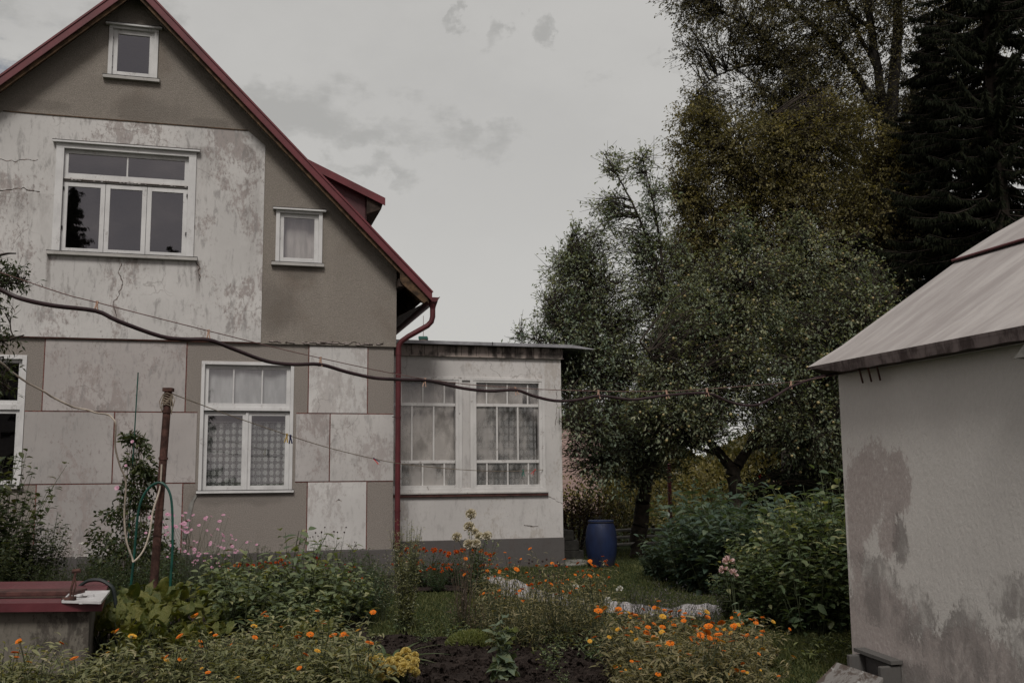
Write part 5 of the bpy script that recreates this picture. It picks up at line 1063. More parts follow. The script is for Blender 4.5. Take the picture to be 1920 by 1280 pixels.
# --- branches reaching in at the left edge (plum-like tree standing outside)
Yl = 9.2; bl = at(-210, 900, Yl)
tree('plum_tree', bl, [([np.array([bl[0], Yl, 0]), at(-205, 800, Yl), at(-190, 600, Yl), at(-180, 450, Yl)], .09, .05)],
     [([at(-195, 640, Yl), at(-100, 560, Yl), at(-20, 530, Yl), at(45, 535, Yl)], .03, .006), ([at(-190, 600, Yl), at(-90, 510, Yl), at(-10, 480, Yl), at(30, 475, Yl)], .03, .006), ([at(-200, 740, Yl), at(-100, 660, Yl), at(0, 640, Yl), at(45, 628, Yl)], .03, .006), ([at(-200, 780, Yl), at(-90, 730, Yl), at(-10, 715, Yl), at(20, 730, Yl)], .03, .006)],
     [B(15, 525, Yl, 40, 22, .7), B(-5, 488, Yl, 34, 18, .4), B(0, 635, Yl, 36, 14, .45), B(-8, 715, Yl, 26, 34, .8), B(-5, 590, Yl, 20, 18, .15), B(-60, 640, Yl, 50, 160, 3), B(-150, 500, Yl, 80, 160, 4), B(-20, 520, Yl, 30, 50, 1.5)],
     'leafy branches of a small tree hanging in at the left edge', 'tree', M['L_vine'], M['bark'], .056, .022, 130, 24, .13, .05, droop=.7, tw=.006)

# ================================================================== PLANTS
def ringflower(r, n, mat, layers=1, cup=.15, centre=True, cr=.25, pw=1.0, name='flower_head'):
    """a rayed flower head facing +z"""
    ls = LS()
    for k in range(layers):
        nn = n; a = np.arange(nn) * 2 * pi / nn + k * pi / nn + RNG.normal(0, .06, nn); rr = r * (1 - .22 * k)
        D = np.stack([np.cos(a), np.sin(a), np.full(nn, cup + .28 * k)], 1); U = np.tile([0, 0, 1.], (nn, 1))
        ls.leaves(D * rr * .12, D, U, rr * RNG.uniform(.85, 1.05, nn), 2 * pi * rr / nn * .95 * pw, [(0, .45), (.5, 1.), (.85, .95), (1., .45)], .06, .15, 0)
    V = [np.array([[0, 0, .004]])]
    if centre:
        a = np.linspace(0, 2 * pi, 9)[:-1]; k = 8; c = np.concatenate([[[0, 0, r * .16]], np.stack([np.cos(a) * r * cr, np.sin(a) * r * cr, np.full(8, r * .08)], 1)])
        ls.V.append(c); ls.F.append(np.array([[0, 1 + i, 1 + (i + 1) % 8, -1] for i in range(8)]) + np.where(np.array([[0, 1 + i, 1 + (i + 1) % 8, -1] for i in range(8)]) >= 0, ls.n, 0)); ls.R.append(np.full(9, .5)); ls.MI.append(np.full(8, 1)); ls.n += 9
    return ls.build(name, [mat, M['F_centre']], mesh_only=True)
def ballflower(r, n, mat, name='flower_head'):
    ls = LS(); d = rdir(n, .35); d = d[d[:, 2] > -.35]; n = len(d); ls.leaves(d * r * .25, d + rdir(n) * .25, rdir(n), r * .8, r * .5, [(0, .4), (.6, 1.), (1., .6)], .15, .2, 0); return ls.build(name, [mat], mesh_only=True)
FM = {'cal_orange': ringflower(.024, 15, M['F_orange'], 2), 'cal_yellow': ringflower(.023, 15, M['F_yellow'], 2), 'tagetes': ballflower(.024, 70, M['F_tagetes']), 'red': ballflower(.026, 70, M['F_red']), 'cosmos': ringflower(.030, 8, M['F_pink'], 1, .05, cr=.18),
      'cream': ballflower(.060, 120, M['F_cream']), 'white': ballflower(.034, 50, M['F_white']), 'mum': ballflower(.042, 220, M['F_mum']), 'rose_pink': ballflower(.052, 26, M['F_rosepink']), 'smallwhite': ringflower(.020, 8, M['F_white'], 1, .1), 'seed': None, 'small_pink': ringflower(.03, 6, M['F_pink'], 1, .4, cr=.2)}
mb = MB(); mb.lathe([(.004, -.012), (.011, -.004), (.012, .006), (.005, .013)], (0, 0, 0), M['seedhead'], 7); _o = mb.build('seed_head', smooth=True); FM['seed'] = _o.data; bpy.data.objects.remove(_o)

def plant(name, label, cat, leaf, stems, height, spread, lpl, ll, lw, prof=None, fold=.2, droop=.35, up=.3, lean=.35, flower=None, nfl=0, fl_up=.6, lo=.12, side=.85, stem_r=.0035, stem_mat=None, group=None, wave=0., fl_scale=(.8, 1.15), jit=.02, curve=.4, top_scale=.6, fl_droop=0.):
    """one many-stemmed herb: stems fan out of the ground, leaves along them, flower heads at the tips"""
    root = empty(name, (0, 0, 0), 0, label, cat, group); ls = LS(); tips = []
    for i in range(stems):
        a = RNG.uniform(0, 2 * pi); b = spread * RNG.random() ** .6; h = height * RNG.uniform(.6, 1.08); st = np.array([cos(a), sin(a), 0]) * b * .25 + np.array([*RNG.normal(0, spread * .08, 2), 0])
        en = np.array([cos(a) * b, sin(a) * b, h]) + RNG.normal(0, spread * .08, 3); mid = (st + en) / 2 + np.array([0, 0, h * .12]) - np.array([cos(a), sin(a), 0]) * b * .15 * curve * 2
        t = np.linspace(0, 1, 6)[:, None]; p = (1 - t) ** 2 * st + 2 * t * (1 - t) * mid + t ** 2 * en; ls.poly(p, stem_r, stem_r * .55, 1, 3)
        k = max(1, int(lpl * RNG.uniform(.8, 1.2))); tt = lo + (1 - lo) * np.linspace(0, .98, k) + RNG.normal(0, .03, k); tt = np.clip(tt, 0, 1); P = np.stack([np.interp(tt, t[:, 0], p[:, j]) for j in range(3)], 1) + RNG.normal(0, jit, (k, 3))
        ph = np.arange(k) * 2.4 + RNG.uniform(0, 6); D = np.stack([np.cos(ph), np.sin(ph), np.full(k, up)], 1) * side + np.array([0, 0, 1]) * RNG.normal(0, .22, (k, 1)) + RNG.normal(0, .15, (k, 3))
        s_ = 1 - (1 - top_scale) * tt; U = np.tile([0, 0, 1.], (k, 1)) + RNG.normal(0, .25, (k, 3))
        ls.leaves(P, D, U, ll * s_ * RNG.uniform(.7, 1.25, k), lw * s_ * RNG.uniform(.75, 1.2, k), prof, fold, droop, 0, np.clip(.18 + .45 * tt + RNG.normal(0, .27, k), 0, 1), wave)  # leaves paler towards tips: top highlights and dark gaps put into their colour
        tips.append((p[-1], unit((p[-1] - p[-2])[None])[0]))
    ls.build('foliage', [leaf, stem_mat or M['stem']], root)
    if flower:
        kinds = flower if isinstance(flower, list) else [flower]; order = sorted(range(len(tips)), key=lambda i: -tips[i][0][2])[:nfl] if nfl < len(tips) else range(len(tips))
        for i in order:
            p, d = tips[i]; me = FM[random.choice(kinds)]; o = bpy.data.objects.new('flower_head' if me != FM['seed'] else 'seed_head', me); link(o, root); v = unit((d * .5 + np.array([*RNG.normal(0, .40, 2), fl_up]) + np.array([0, -.6 * fl_droop, 0]))[None])[0]
            o.location = tuple(p + v * .004); o.rotation_euler = Vector(v).to_track_quat('Z', 'Y').to_euler(); s_ = RNG.uniform(*fl_scale); o.scale = (s_, s_, s_)
    return root
def scatter(protos, spots, group, labels=None, smin=.66, smax=1.32, rot=6.28):
    for i, sp in enumerate(spots):
        x, y = sp[0], sp[1]; s_ = RNG.uniform(smin, smax) * (sp[2] if len(sp) > 2 else 1); k = i % len(protos); pr = protos[k]
        lb = labels[i] if labels and i < len(labels) else None
        if i < len(protos): pr.location = (float(x), float(y), 0); pr.rotation_euler = (0, 0, RNG.uniform(0, rot)); pr.scale = (s_, s_, s_); pr['group'] = group; (lb and pr.__setitem__('label', lb))
        else: dup(pr, (x, y, 0), RNG.uniform(0, rot), s_, lb, group)
def region(n, px0, px1, Y0, Y1, mind, test=None):
    out = []; tries = 0
    while len(out) < n and tries < n * 60:
        tries += 1; Y = random.uniform(Y0, Y1); px = random.uniform(px0, px1); x = (px - 960) / FPX * Y
        if test and not test(px, Y): continue
        if all((x - a) ** 2 + (Y - b) ** 2 > mind * mind for a, b in out): out.append((x, Y))
    return out
def X(px, Y): return (px - 960) / FPX * Y

# calendula bed, lower left
LBL = 'bushy calendula with yellow and orange flowers in the lower left bed'
pr = [plant('calendula', LBL, 'flower', M['L_marigold'], 24, .32, .26, 16, .085, .026, BLADE, .15, .5, .35, flower=['cal_orange', 'cal_yellow'], fl_scale=(.6, 1.05), nfl=k, lo=.08, jit=.02, fl_droop=1.) for k in (1, 1, 0, 2, 1)]
pr += [plant('calendula', LBL, 'flower', M['L_marigold'], 9, .44, .20, 12, .07, .018, BLADE, .15, .5, .35, flower=['cal_orange', 'cal_yellow'], fl_scale=(.6, 1.05), nfl=k, lo=.1, fl_droop=1.) for k in (2, 1)]
NW = {0: 'no open flower', 1: 'one open flower', 2: 'two open flowers', 3: 'three open flowers', 4: 'four open flowers'}
def zlabels(sp, zones, rows, fmt):
    out = []
    for q in sp: x, Y = q[0], q[1]; px = 960 + x / Y * FPX; out.append(fmt % ([t for lim, t in rows if Y < lim][0], [t for lim, t in zones if px < lim][0]))
    return out
def clabels(sp, pr, zones, rows, bed):
    out = []
    for i, (x, Y) in enumerate(sp):
        px = 960 + x / Y * FPX; z = [t for lim, t in zones if px < lim][0]; rw = [t for lim, t in rows if Y < lim][0]; n = len([c for c in pr[i % len(pr)].children if 'flower' in c.name]); out.append('%s calendula with %s %s, %s' % (rw, NW.get(n, 'several open flowers'), z, bed))
    return out
sp = region(50, -60, 690, 6.7, 8.5, .19, lambda px, Y: (px > 180 or Y < 7.3) and (Y < 7.75 or px > 430))
scatter(pr, sp, 'calendulas in the lower left bed', clabels(sp, pr, [(20, 'at the picture edge'), (105, 'before the well front'), (190, 'before the well corner'), (250, 'below the green hose'), (310, 'below the rusty pole'), (370, 'below the horseradish'), (430, 'below the cosmos'), (490, 'below the left half of the oval-leaved bush'), (550, 'below the right half of the oval-leaved bush'), (610, 'below the white panel'), (900, 'by the yellow pompoms')], [(7.0, 'front-row'), (7.4, 'second-row'), (7.9, 'third-row'), (20, 'back-row')], 'left bed'))
# calendula bed, lower right
LBL = 'leafy calendula with orange flowers in the lower right bed'
pr = [plant('calendula', LBL, 'flower', M['L_calend2'], 26, .32, .26, 17, .080, .022, BLADE, .15, .5, .35, flower=['cal_orange', 'cal_orange', 'cal_yellow'], fl_scale=(.45, .95), nfl=k, lo=.08, fl_droop=1.) for k in (4, 5, 3, 4)]
pr += [plant('calendula', LBL, 'flower', M['L_calend2'], 9, .41, .20, 12, .07, .018, BLADE, .15, .5, .35, flower='cal_orange', nfl=k, lo=.1, fl_droop=1.) for k in (2, 3)]
sp = region(52, 1140, 1415, 6.7, 8.8, .19, lambda px, Y: px > 1145 + max(0, (8.0 - Y)) * 25)
scatter(pr, sp, 'calendulas in the lower right bed', clabels(sp, pr, [(1210, 'at the soil side'), (1280, 'left of centre'), (1345, 'right of centre'), (9000, 'at the lawn side')], [(7.3, 'front-row'), (8.0, 'middle-row'), (20, 'back-row')], 'right bed'))
# middle bed
LBL = 'tall wispy calendula with small orange flowers in the middle bed'
pr = [plant('calendula', LBL, 'flower', M['L_calend2'], 15, .50, .24, 14, .065, .015, BLADE, .15, .55, .4, flower=['cal_orange', 'tagetes'], nfl=k, lo=.05, fl_scale=(.45, .85)) for k in (3, 4, 2, 1)]
sp = region(50, 895, 1120, 9.1, 11.6, .22, lambda px, Y: px > 900 + max(0, 10.2 - Y) * 20)
scatter(pr, sp, 'calendulas in the middle bed', clabels(sp, pr, [(960, 'by the dead stalks'), (1010, 'left of centre'), (1065, 'right of centre'), (9000, 'by the white flowers')], [(9.9, 'front-row wispy'), (10.7, 'middle-row wispy'), (20, 'back-row wispy')], 'middle bed'))
# dried poppy stalks
pr = [plant('dry_poppy', 'dried poppy stalk with a round seed head above the middle bed', 'plant', M['L_brown'], 4, .62, .13, 3, .05, .012, BLADE, flower='seed', nfl=4, stem_mat=M['stem_dry'], lo=.05, fl_scale=(.7, 1.)) for _ in range(2)]
scatter(pr, region(5, 975, 1065, 10.6, 11.4, .22), 'dried poppy stalks')
# white scabious heads right of the middle bed
for (px, py, Y, lb) in ((1071, 1093, 10.6, 'white pompom flower leftmost of three before the fleece'), (1129, 1107, 10.3, 'small white pompom flower between two others before the fleece'), (1151, 1098, 10.3, 'white pompom flower rightmost of three before the fleece')):
    h = float(at(px, py, Y)[2]); r = plant('white_flower', lb, 'flower', M['L_calend2'], 3, h, .03, 9, .05, .012, BLADE, flower='white', nfl=1, fl_scale=(1.0, 1.2)); r.location = (X(px, Y), Y, 0)
# lavender
lv_sp = region(9, 1165, 1320, 9.9, 10.7, .26)
pr = [plant('lavender', 'fading lavender with purplish spikes in front of the white fleece', 'plant', M['L_purple'], 34, .36, .24, 12, .03, .006, BLADE, up=1., stem_r=.002, lo=.2, curve=.2) for _ in range(2)]
scatter(pr, lv_sp, 'lavender by the fleece', zlabels(lv_sp, [(1200, 'at the left end'), (1235, 'left of centre'), (1275, 'right of centre'), (9000, 'at the right end')], [(10.3, 'front'), (99, 'rear')], '%s lavender with faded purplish spikes %s of the strip before the fleece'))
# horseradish / broad leaves
def broad(label, cat, n, hgt, ll, lw, mat, group=None, name='horseradish'):
    root = empty(name, (0, 0, 0), 0, label, cat, group); ls = LS()
    for i in range(n):
        a = RNG.uniform(0, 2 * pi); h = hgt * RNG.uniform(.30, .85); e = RNG.uniform(.5, 1.9); b = np.array([*RNG.normal(0, .05, 2), 0]); d = np.array([cos(a) * .5, sin(a) * .5, 1.]) ; p1 = b + d * h * .55; ls.poly([b, b * .5 + p1 * .5, p1], .008, .006, 1, 4)
        D = np.array([cos(a) * (1.2 - e * .6), sin(a) * (1.2 - e * .6), e]); side = RNG.normal(0, .3, 3)
        ls.leaves([p1], [D + RNG.normal(0, .25, 3)], [np.array([-cos(a) * .5, -sin(a) * .5, 1.]) + side * 1.6], ll * RNG.uniform(.6, 1.15), lw * RNG.uniform(.75, 1.2), [(0, .15), (.08, .55), (.2, .9), (.35, 1.02), (.5, .95), (.65, .85), (.8, .6), (.92, .3), (1, .03)], .13, RNG.uniform(.1, .6), 0, [np.clip(RNG.normal(.6, .3), 0, 1)], .22)
    ls.build('foliage', [mat, M['stem']], root); return root
pr = [broad('horseradish clump with large crinkled yellow-green leaves', 'plant', 19, .70, .23, .10, M['L_broad']) for _ in range(4)]
scatter(pr, [(X(px, Y), Y, s_) for px, Y, s_ in ((235, 9.6, .95), (290, 9.9, 1.05), (335, 9.3, .9), (385, 9.9, .95), (262, 9.0, .8), (318, 9.8, 1.2), (300, 8.8, .75), (440, 10.4, 1.05), (205, 9.3, .8), (360, 8.9, .8), (415, 9.0, .65), (560, 9.2, .75), (600, 9.3, .75), (345, 10.3, 1.), (345, 8.1, .6), (470, 8.3, .5), (250, 8.4, .65))], 'horseradish clumps', ['horseradish clump nearest the right corner of the well', 'horseradish clump at the foot of the rusty pole', 'horseradish clump in the middle front of the patch', 'horseradish clump at the right of the patch, before the pink cosmos', 'small horseradish clump low beside the well box', 'tallest horseradish clump with a leaf standing up right of the pole', 'small horseradish clump among the calendulas below the pole', 'horseradish clump rearmost at right beside the oval-leaved bush', 'small horseradish clump tucked against the well lid', 'small horseradish clump among calendulas at the right front', 'smallest horseradish clump beneath the oval-leaved bush', 'yellow-green horseradish leaves in front of the bush, left one of a pair', 'yellow-green horseradish leaves in front of the bush, right one of a pair', 'rear horseradish clump between pole and cosmos', 'small horseradish tuft standing among the calendulas right of the pole line', 'smallest horseradish tuft among calendulas below the bush', 'small horseradish tuft right of the well front'])
# potato-like bush
pr = [plant('leafy_bush', 'low bush of pale-edged oval leaves in the middle of the left bed', 'bush', M['L_potato'], 26, .70, .40, 13, .115, .062, OVATE, .12, .45, .35, lo=.25, top_scale=.75, stem_r=.005) for _ in range(3)]
scatter(pr, [(X(px, Y), Y, s_) for px, Y, s_ in ((430, 10.2, .95), (490, 10.7, 1.1), (550, 10.9, 1.08), (600, 10.7, 1.), (460, 9.8, .9), (530, 10.0, 1.), (590, 10.1, .95), (640, 10.5, .85), (505, 9.5, .75), (570, 9.5, .72), (625, 9.9, .75), (660, 10.9, .8), (415, 10.9, .9))], 'leafy bushes in the left bed', ['oval-leaved bush right behind the horseradish, left end of the clump', 'oval-leaved bush at the back of the clump, left of its centre', 'tallest oval-leaved bush at the back centre of the clump', 'oval-leaved bush at the back, under the white panel', 'oval-leaved bush low beside the horseradish leaves', 'oval-leaved bush in the middle of the clump', 'oval-leaved bush in the middle right of the clump', 'oval-leaved bush at the right end of the clump', 'small oval-leaved bush at the front left over the calendulas', 'small oval-leaved bush at the front centre over the calendulas', 'oval-leaved bush at the front right over the strap leaves', 'rearmost oval-leaved bush at the right near the plinth', 'rearmost oval-leaved bush at the left below the cosmos'])
hb_sp = [(x, y, 1.) for x, y in region(36, 180, 720, 11.2, 14.2, .36)]
pr = [plant('garden_herb', 'fine-leaved dark herb filling the back of the left bed', 'plant', M['L_feather'], 26, .5, .30, 16, .06, .02, None, lo=.1) for _ in range(3)]
scatter(pr, hb_sp, 'dark herbs in the left bed', zlabels(hb_sp, [(260, 'left of the rusty pole'), (340, 'just right of the rusty pole'), (430, 'below the cosmos'), (520, 'below the lace-curtained window'), (610, 'below the white panel'), (9000, 'near the downpipe foot')], [(12.0, 'front'), (12.8, 'middle'), (13.5, 'rear'), (99, 'rearmost')], '%s fine-leaved dark herb %s'))
pr = [plant('garden_herb', 'small weedy green herb at the edge of the soil path', 'plant', M['L_potato'], 12, .16, .14, 8, .05, .018, None, lo=.1) for _ in range(3)]
sm_sp = region(24, 640, 1130, 7.6, 10.4, .25, lambda px, Y: (px < 700 or px > 1010 or Y > 9.6))
scatter(pr, sm_sp, 'small herbs by the soil path', zlabels(sm_sp, [(700, 'left of the soil path'), (800, 'behind the strap leaves'), (900, 'beside the cushion plant'), (1020, 'below the middle calendulas'), (1080, 'between middle and right beds'), (9000, 'at the edge of the right bed')], [(8.4, 'frontmost'), (9.1, 'front'), (9.8, 'middle'), (99, 'rear')], '%s small weedy herb %s'))
# tagetes and cosmos near the wall
pr = [plant('marigold_bush', 'dark leafy marigold with rusty orange heads by the wall', 'flower', M['L_feather'], 30, .5, .30, 15, .05, .016, None, flower=['tagetes', 'tagetes', 'red'], nfl=k, lo=.1) for k in (9, 6)]
scatter(pr, [(X(px, Y), Y, s_) for px, Y, s_ in ((475, 12.9, 1.1), (515, 13.2, 1.15), (560, 13.3, 1.15), (600, 13.0, 1.), (645, 13.6, .95), (445, 12.3, 1.), (670, 12.8, .8), (540, 12.6, 1.))], 'marigolds along the house wall', ['rusty marigold just right of the cosmos', 'rusty marigold below the right part of the window', 'rusty marigold left of the white panel', 'rusty marigold before the white panel', 'rusty marigold right of the white panel', 'rusty marigold at the left end in front of the cosmos', 'rusty marigold at the right end near the downpipe', 'front rusty marigold behind the oval-leaved bush'])
pr = [plant('marigold_bush', 'marigold bush covered in bright orange heads before the porch plinth', 'flower', M['L_feather'], 40, .36, .30, 15, .05, .018, None, flower='tagetes', nfl=k, lo=.1, fl_droop=1.5, fl_scale=(.6, 1.05)) for k in (14, 17)]
scatter(pr, [(X(px, Y), Y, s_) for px, Y, s_ in ((800, 14.6, 1.15), (835, 14.8, 1.2), (868, 14.7, 1.1), (905, 14.6, .95), (820, 14.1, .85), (880, 14.1, .85), (770, 14.9, 1.05))], 'marigolds before the porch', ['orange marigold bush second from the left before the porch', 'orange marigold bush in the middle of the porch row', 'orange marigold bush left of the cream roses', 'orange marigold bush right of the cream roses', 'front orange marigold bush nearest the tall grey plant', 'front orange marigold bush below the roses', 'leftmost orange marigold bush beside the downpipe foot'])
pr = [plant('cosmos', 'feathery cosmos with many pale pink flowers against the wall', 'flower', M['L_feather'], 30, .86, .42, 12, .06, .006, None, flower='cosmos', nfl=k, lo=.1, stem_r=.0022, fl_droop=1.3, fl_scale=(.45, .95)) for k in (16, 19)]
scatter(pr, [(X(px, Y), Y, s_) for px, Y, s_ in ((350, 12.9, .95), (395, 13.2, 1.05), (440, 13.1, .95), (415, 12.6, .85), (370, 12.4, .8))], 'pink cosmos by the wall', ['feathery cosmos leftmost of the row, beside the green hose', 'pink cosmos in the middle of the row under the window', 'pink cosmos rightmost of the row next to the marigolds', 'lower pink cosmos in front of the middle one', 'lower pink cosmos just right of the rusty pole'], rot=.7)
pr = [plant('white_cosmos', 'thin plant with tiny white flowers against the mauve panel', 'flower', M['L_feather'], 14, .95, .30, 10, .05, .006, None, flower='smallwhite', nfl=8, lo=.1, stem_r=.002, fl_droop=1.9)]
scatter(pr, [(X(px, Y), Y, s_) for px, Y, s_ in ((150, 13.4, .95), (180, 13.2, .85), (125, 13.5, .8))], 'white flowers by the wall', ['thin plant with tiny white flowers in the middle of three', 'thin plant with tiny white flowers rightmost of three', 'thin plant with tiny white flowers leftmost of three'], rot=.7)
pr = [plant('meadow_rue', 'wispy plant with dark seed heads before the white panel', 'plant', M['L_feather'], 22, .82, .36, 14, .05, .012, None, flower='seed', nfl=6, lo=.1, stem_r=.002)]
scatter(pr, [(X(px, Y), Y, s_) for px, Y, s_ in ((630, 14.7, 1.05), (665, 14.6, .9), (600, 14.8, .85))], 'wispy plants before the white panel', ['wispy plant with dark seed heads in the middle of three', 'wispy plant with dark seed heads rightmost of three', 'wispy plant with dark seed heads leftmost of three'])
# roses
r = plant('rose_bush', 'rose bush with cream flowers before the porch plinth', 'rose', M['L_bush_green'], 22, .72, .34, 16, .07, .045, OVATE, .1, .3, flower='cream', nfl=6, lo=.15, stem_r=.005, fl_droop=1.6, fl_scale=(.8, 1.1)); r.location = (X(893, 13.8), 13.8, 0)
r = plant('rose_bush', 'tall single rose stem topped with a cream cluster', 'rose', M['L_bush_green'], 5, .98, .07, 14, .065, .04, OVATE, .1, .3, flower='cream', nfl=5, lo=.25, stem_r=.005, fl_droop=1.6, fl_scale=(.9, 1.2)); r.location = (X(884, 13.2), 13.2, 0)
# tall grey-green plant
r = plant('mullein_plant', 'tall narrow grey-green plant in front of the downpipe', 'plant', M['L_greypl'], 60, 1.04, .19, 46, .052, .016, None, up=.8, lo=.12, stem_r=.003, curve=.1, top_scale=.5); r.location = (X(762, 10.4), 10.4, 0)
r = plant('mullein_plant', 'low arching grey-green stems left of the tall grey plant', 'plant', M['L_greypl'], 12, .62, .40, 26, .05, .012, None, up=.5, lo=.3, stem_r=.003); r.location = (X(715, 11.2), 11.2, 0)
# dead stalks
r = plant('dry_stalks', 'bundle of dead brown stalks between path and lawn', 'plant', M['L_brown'], 26, .80, .14, 9, .05, .014, None, droop=1., up=-.5, lo=.1, stem_r=.004, stem_mat=M['stem_dry'], curve=.1); r.location = (X(868, 10.3), 10.3, 0)
r = plant('dry_stalks', 'low heap of dark dying foliage around the dead stalks', 'plant', M['L_brown'], 40, .34, .34, 14, .045, .014, None, lo=.1); r.location = (X(878, 10.2), 10.2, 0)
# cushion, silver, mum, strap leaves, hollyhock seedling
ls = LS(); n = 5200; a = RNG.uniform(0, 2 * pi, n); q = RNG.random(n) ** .5; x = .24 * q * np.cos(a); y = .16 * q * np.sin(a); z = .13 * np.sqrt(1 - q ** 2) * RNG.uniform(.75, 1, n) + .01; D = np.stack([x * 2, y * 2, np.full(n, .6)], 1) + RNG.normal(0, .35, (n, 3))
ls.leaves(np.stack([x, y, z], 1), D, rdir(n), .035, .006); r = empty('cushion_plant', (X(885, 9.5), 9.5, 0), 0, 'low yellow-green cushion plant on the bare soil', 'plant'); ls.build('foliage', [M['L_cushion']], r)
r = plant('chrysanthemum', 'rounded clump of pale yellow pompom flowers at the bottom edge', 'flower', M['L_potato'], 62, .26, .17, 8, .04, .02, None, flower='mum', nfl=62, lo=.2, stem_r=.003, fl_scale=(.55, .95), fl_droop=.6); r.location = (X(742, 7.35), 7.35, 0)
r = plant('chrysanthemum', 'smaller pale yellow pompom clump left of the rounded one', 'flower', M['L_potato'], 22, .26, .12, 8, .04, .02, None, flower='mum', nfl=18, lo=.2, stem_r=.003, fl_scale=(.5, .8), fl_droop=.6); r.location = (X(692, 7.5), 7.5, 0)
r = plant('silver_ragwort', 'small silvery plant at the bottom edge', 'plant', M['L_silver'], 26, .13, .10, 8, .045, .012, None, lo=.2, stem_r=.002); r.location = (X(755, 6.85), 6.85, 0)
ls = LS(); n = 46; a = RNG.uniform(0, 2 * pi, n); e = RNG.uniform(.35, 1.6, n); D = np.stack([np.cos(a), np.sin(a), e], 1); ls.leaves(RNG.normal(0, .03, (n, 3)) * [1, 1, 0], D, np.stack([-np.cos(a), -np.sin(a), np.ones(n)], 1), RNG.uniform(.24, .42, n), RNG.uniform(.022, .036, n), [(0, .5), (.2, .85), (.4, 1.), (.6, .95), (.8, .6), (1, .05)], .12, .75, 0)
r = empty('daylily', (X(742, 8.6), 8.6, 0), 0, 'fountain of arching strap leaves beside the soil path', 'plant'); ls.build('foliage', [M['L_strap']], r)
r = plant('hollyhock', 'pale grey-green lobed seedling standing alone on bare soil', 'plant', M['L_mallow'], 7, .50, .10, 9, .12, .12, HEART, .10, .35, lo=.05, stem_r=.006, top_scale=.6, wave=.16); r.location = (X(938, 7.9), 7.9, 0)
r = plant('poppy_plant', 'leafy yellow-green poppy plant under the pink flower', 'plant', M['L_mallow'], 5, .40, .14, 7, .15, .07, HEART, .12, .5, lo=.3, stem_r=.005, wave=.1); r.location = (X(1372, 9.0), 9.0, 0)
# pink poppy flowers
fr_ = empty('pink_flower', (X(1366, 9.2), 9.2, 0), 0, 'large pale pink flower on tall stem before the right bushes', 'flower'); ls = LS()
for px, py in ((1366, 1052), (1357, 1068), (1374, 1074)): p = at(px, py, 9.2) - np.array([X(1366, 9.2), 9.2, 0]); ls.poly([(0, 0, 0), (p[0] * .3, 0, p[2] * .5), tuple(p)], .005, .003, 0, 4)
ls.leaves([(0, 0, .3), (0, 0, .4), (0, 0, .5)], [(1, -.3, .5), (-1, -.2, .5), (.5, -1, .4)], [(0, 0, 1.)] * 3, .12, .05, OVATE, .1, .3, 0); ls.build('stem', [M['stem']], fr_)
for px, py, s_, tx in ((1366, 1052, 1., -.2), (1357, 1068, .8, -.6), (1375, 1075, .85, .5)):
    p = at(px, py, 9.15) - np.array([X(1366, 9.2), 9.2, 0]); o = bpy.data.objects.new('flower_head', FM['rose_pink']); link(o, fr_); o.location = tuple(map(float, p)); o.rotation_euler = (1.0, tx, 0); o.scale = (s_, s_, s_)
# vine on trellis
def vine(px, Y, ztop, wbase, label):
    root = empty('climbing_plant', (X(px, Y), Y, 0), 0, label, 'climber'); ls = LS(); n = 7800; z = ztop * RNG.random(n) ** 1.5; wz = wbase * (1 - .75 * np.clip((z - .3) / ztop, 0, 1)) * (1 - .35 * (z > ztop * .52)); a = RNG.uniform(0, 2 * pi, n); q = RNG.random(n) ** .5
    x = wz * q * np.cos(a) + .07 * np.sin(z * 5); y = wz * q * np.sin(a); P = np.stack([x, y, z], 1); keep = RNG.random(n) < (.40 + .60 * np.sin(x * 9 + z * 6) * np.sin(z * 11 + y * 7)) + (z < .8) * .4; P = P[keep]; k = len(P)
    D = np.stack([P[:, 0], P[:, 1], np.full(k, -.1)], 1) + RNG.normal(0, .4, (k, 3)); ls.leaves(P, D, rdir(k, .8), RNG.uniform(.05, .10, k), RNG.uniform(.025, .045, k), None, .2, .3); 
    for i in range(9): a = i * .7; ls.poly([(.12 * cos(a), .12 * sin(a), 0), (.1 * cos(a) + .03 * sin(i), .1 * sin(a), ztop * .5), (.05 * cos(a * 2), .05, ztop * RNG.uniform(.75, 1))], .006, .003, 1, 4)
    ls.build('foliage', [M['L_vine'], M['stem_dry']], root); return root
Yv = 13.4; r = vine(258, Yv, 2.12, .60, 'climbing plant covering a wire trellis beside the rusty pole')
for dx, z, s_ in ((-.12, 1.42, 1.), (.05, 2.0, .7), (-.02, 1.7, .6)): o = bpy.data.objects.new('flower_head', FM['small_pink']); link(o, r); o.location = (dx, -.3, z); o.rotation_euler = (1.2, 0, 0); o.scale = (s_, s_, s_)
rt = empty('trellis', (X(258, Yv), Yv, 0), 0, 'thin wire trellis under the climbing plant', 'trellis'); mb = MB()
for x in np.linspace(-.22, .16, 7): mb.tube([(x * 1.2, .02, 0), (x * .9, .02, 1.3), (x * .25 - .04, .02, 2.15)], .0035, M['wire'], 4)
for z in np.arange(.1, 2.1, .11): w_ = .26 * (1 - .6 * z / 2.1); mb.tube([(-w_, .018, z), (w_ * .8, .018, z)], .003, M['wire'], 4)
mb.build('mesh', rt)
st = empty('garden_stake', (X(250, Yv), Yv - .05, 0), 0, 'tall thin green stake rising above the climbing plant', 'stake'); mb = MB(); mb.tube([(0, 0, 0), (.02, 0, 1.4), tuple(map(float, at(259, 698, Yv - .05) - np.array([X(250, Yv), Yv - .05, 0])))], .0085, M['hose_green'], 6); mb.build('rod', st)
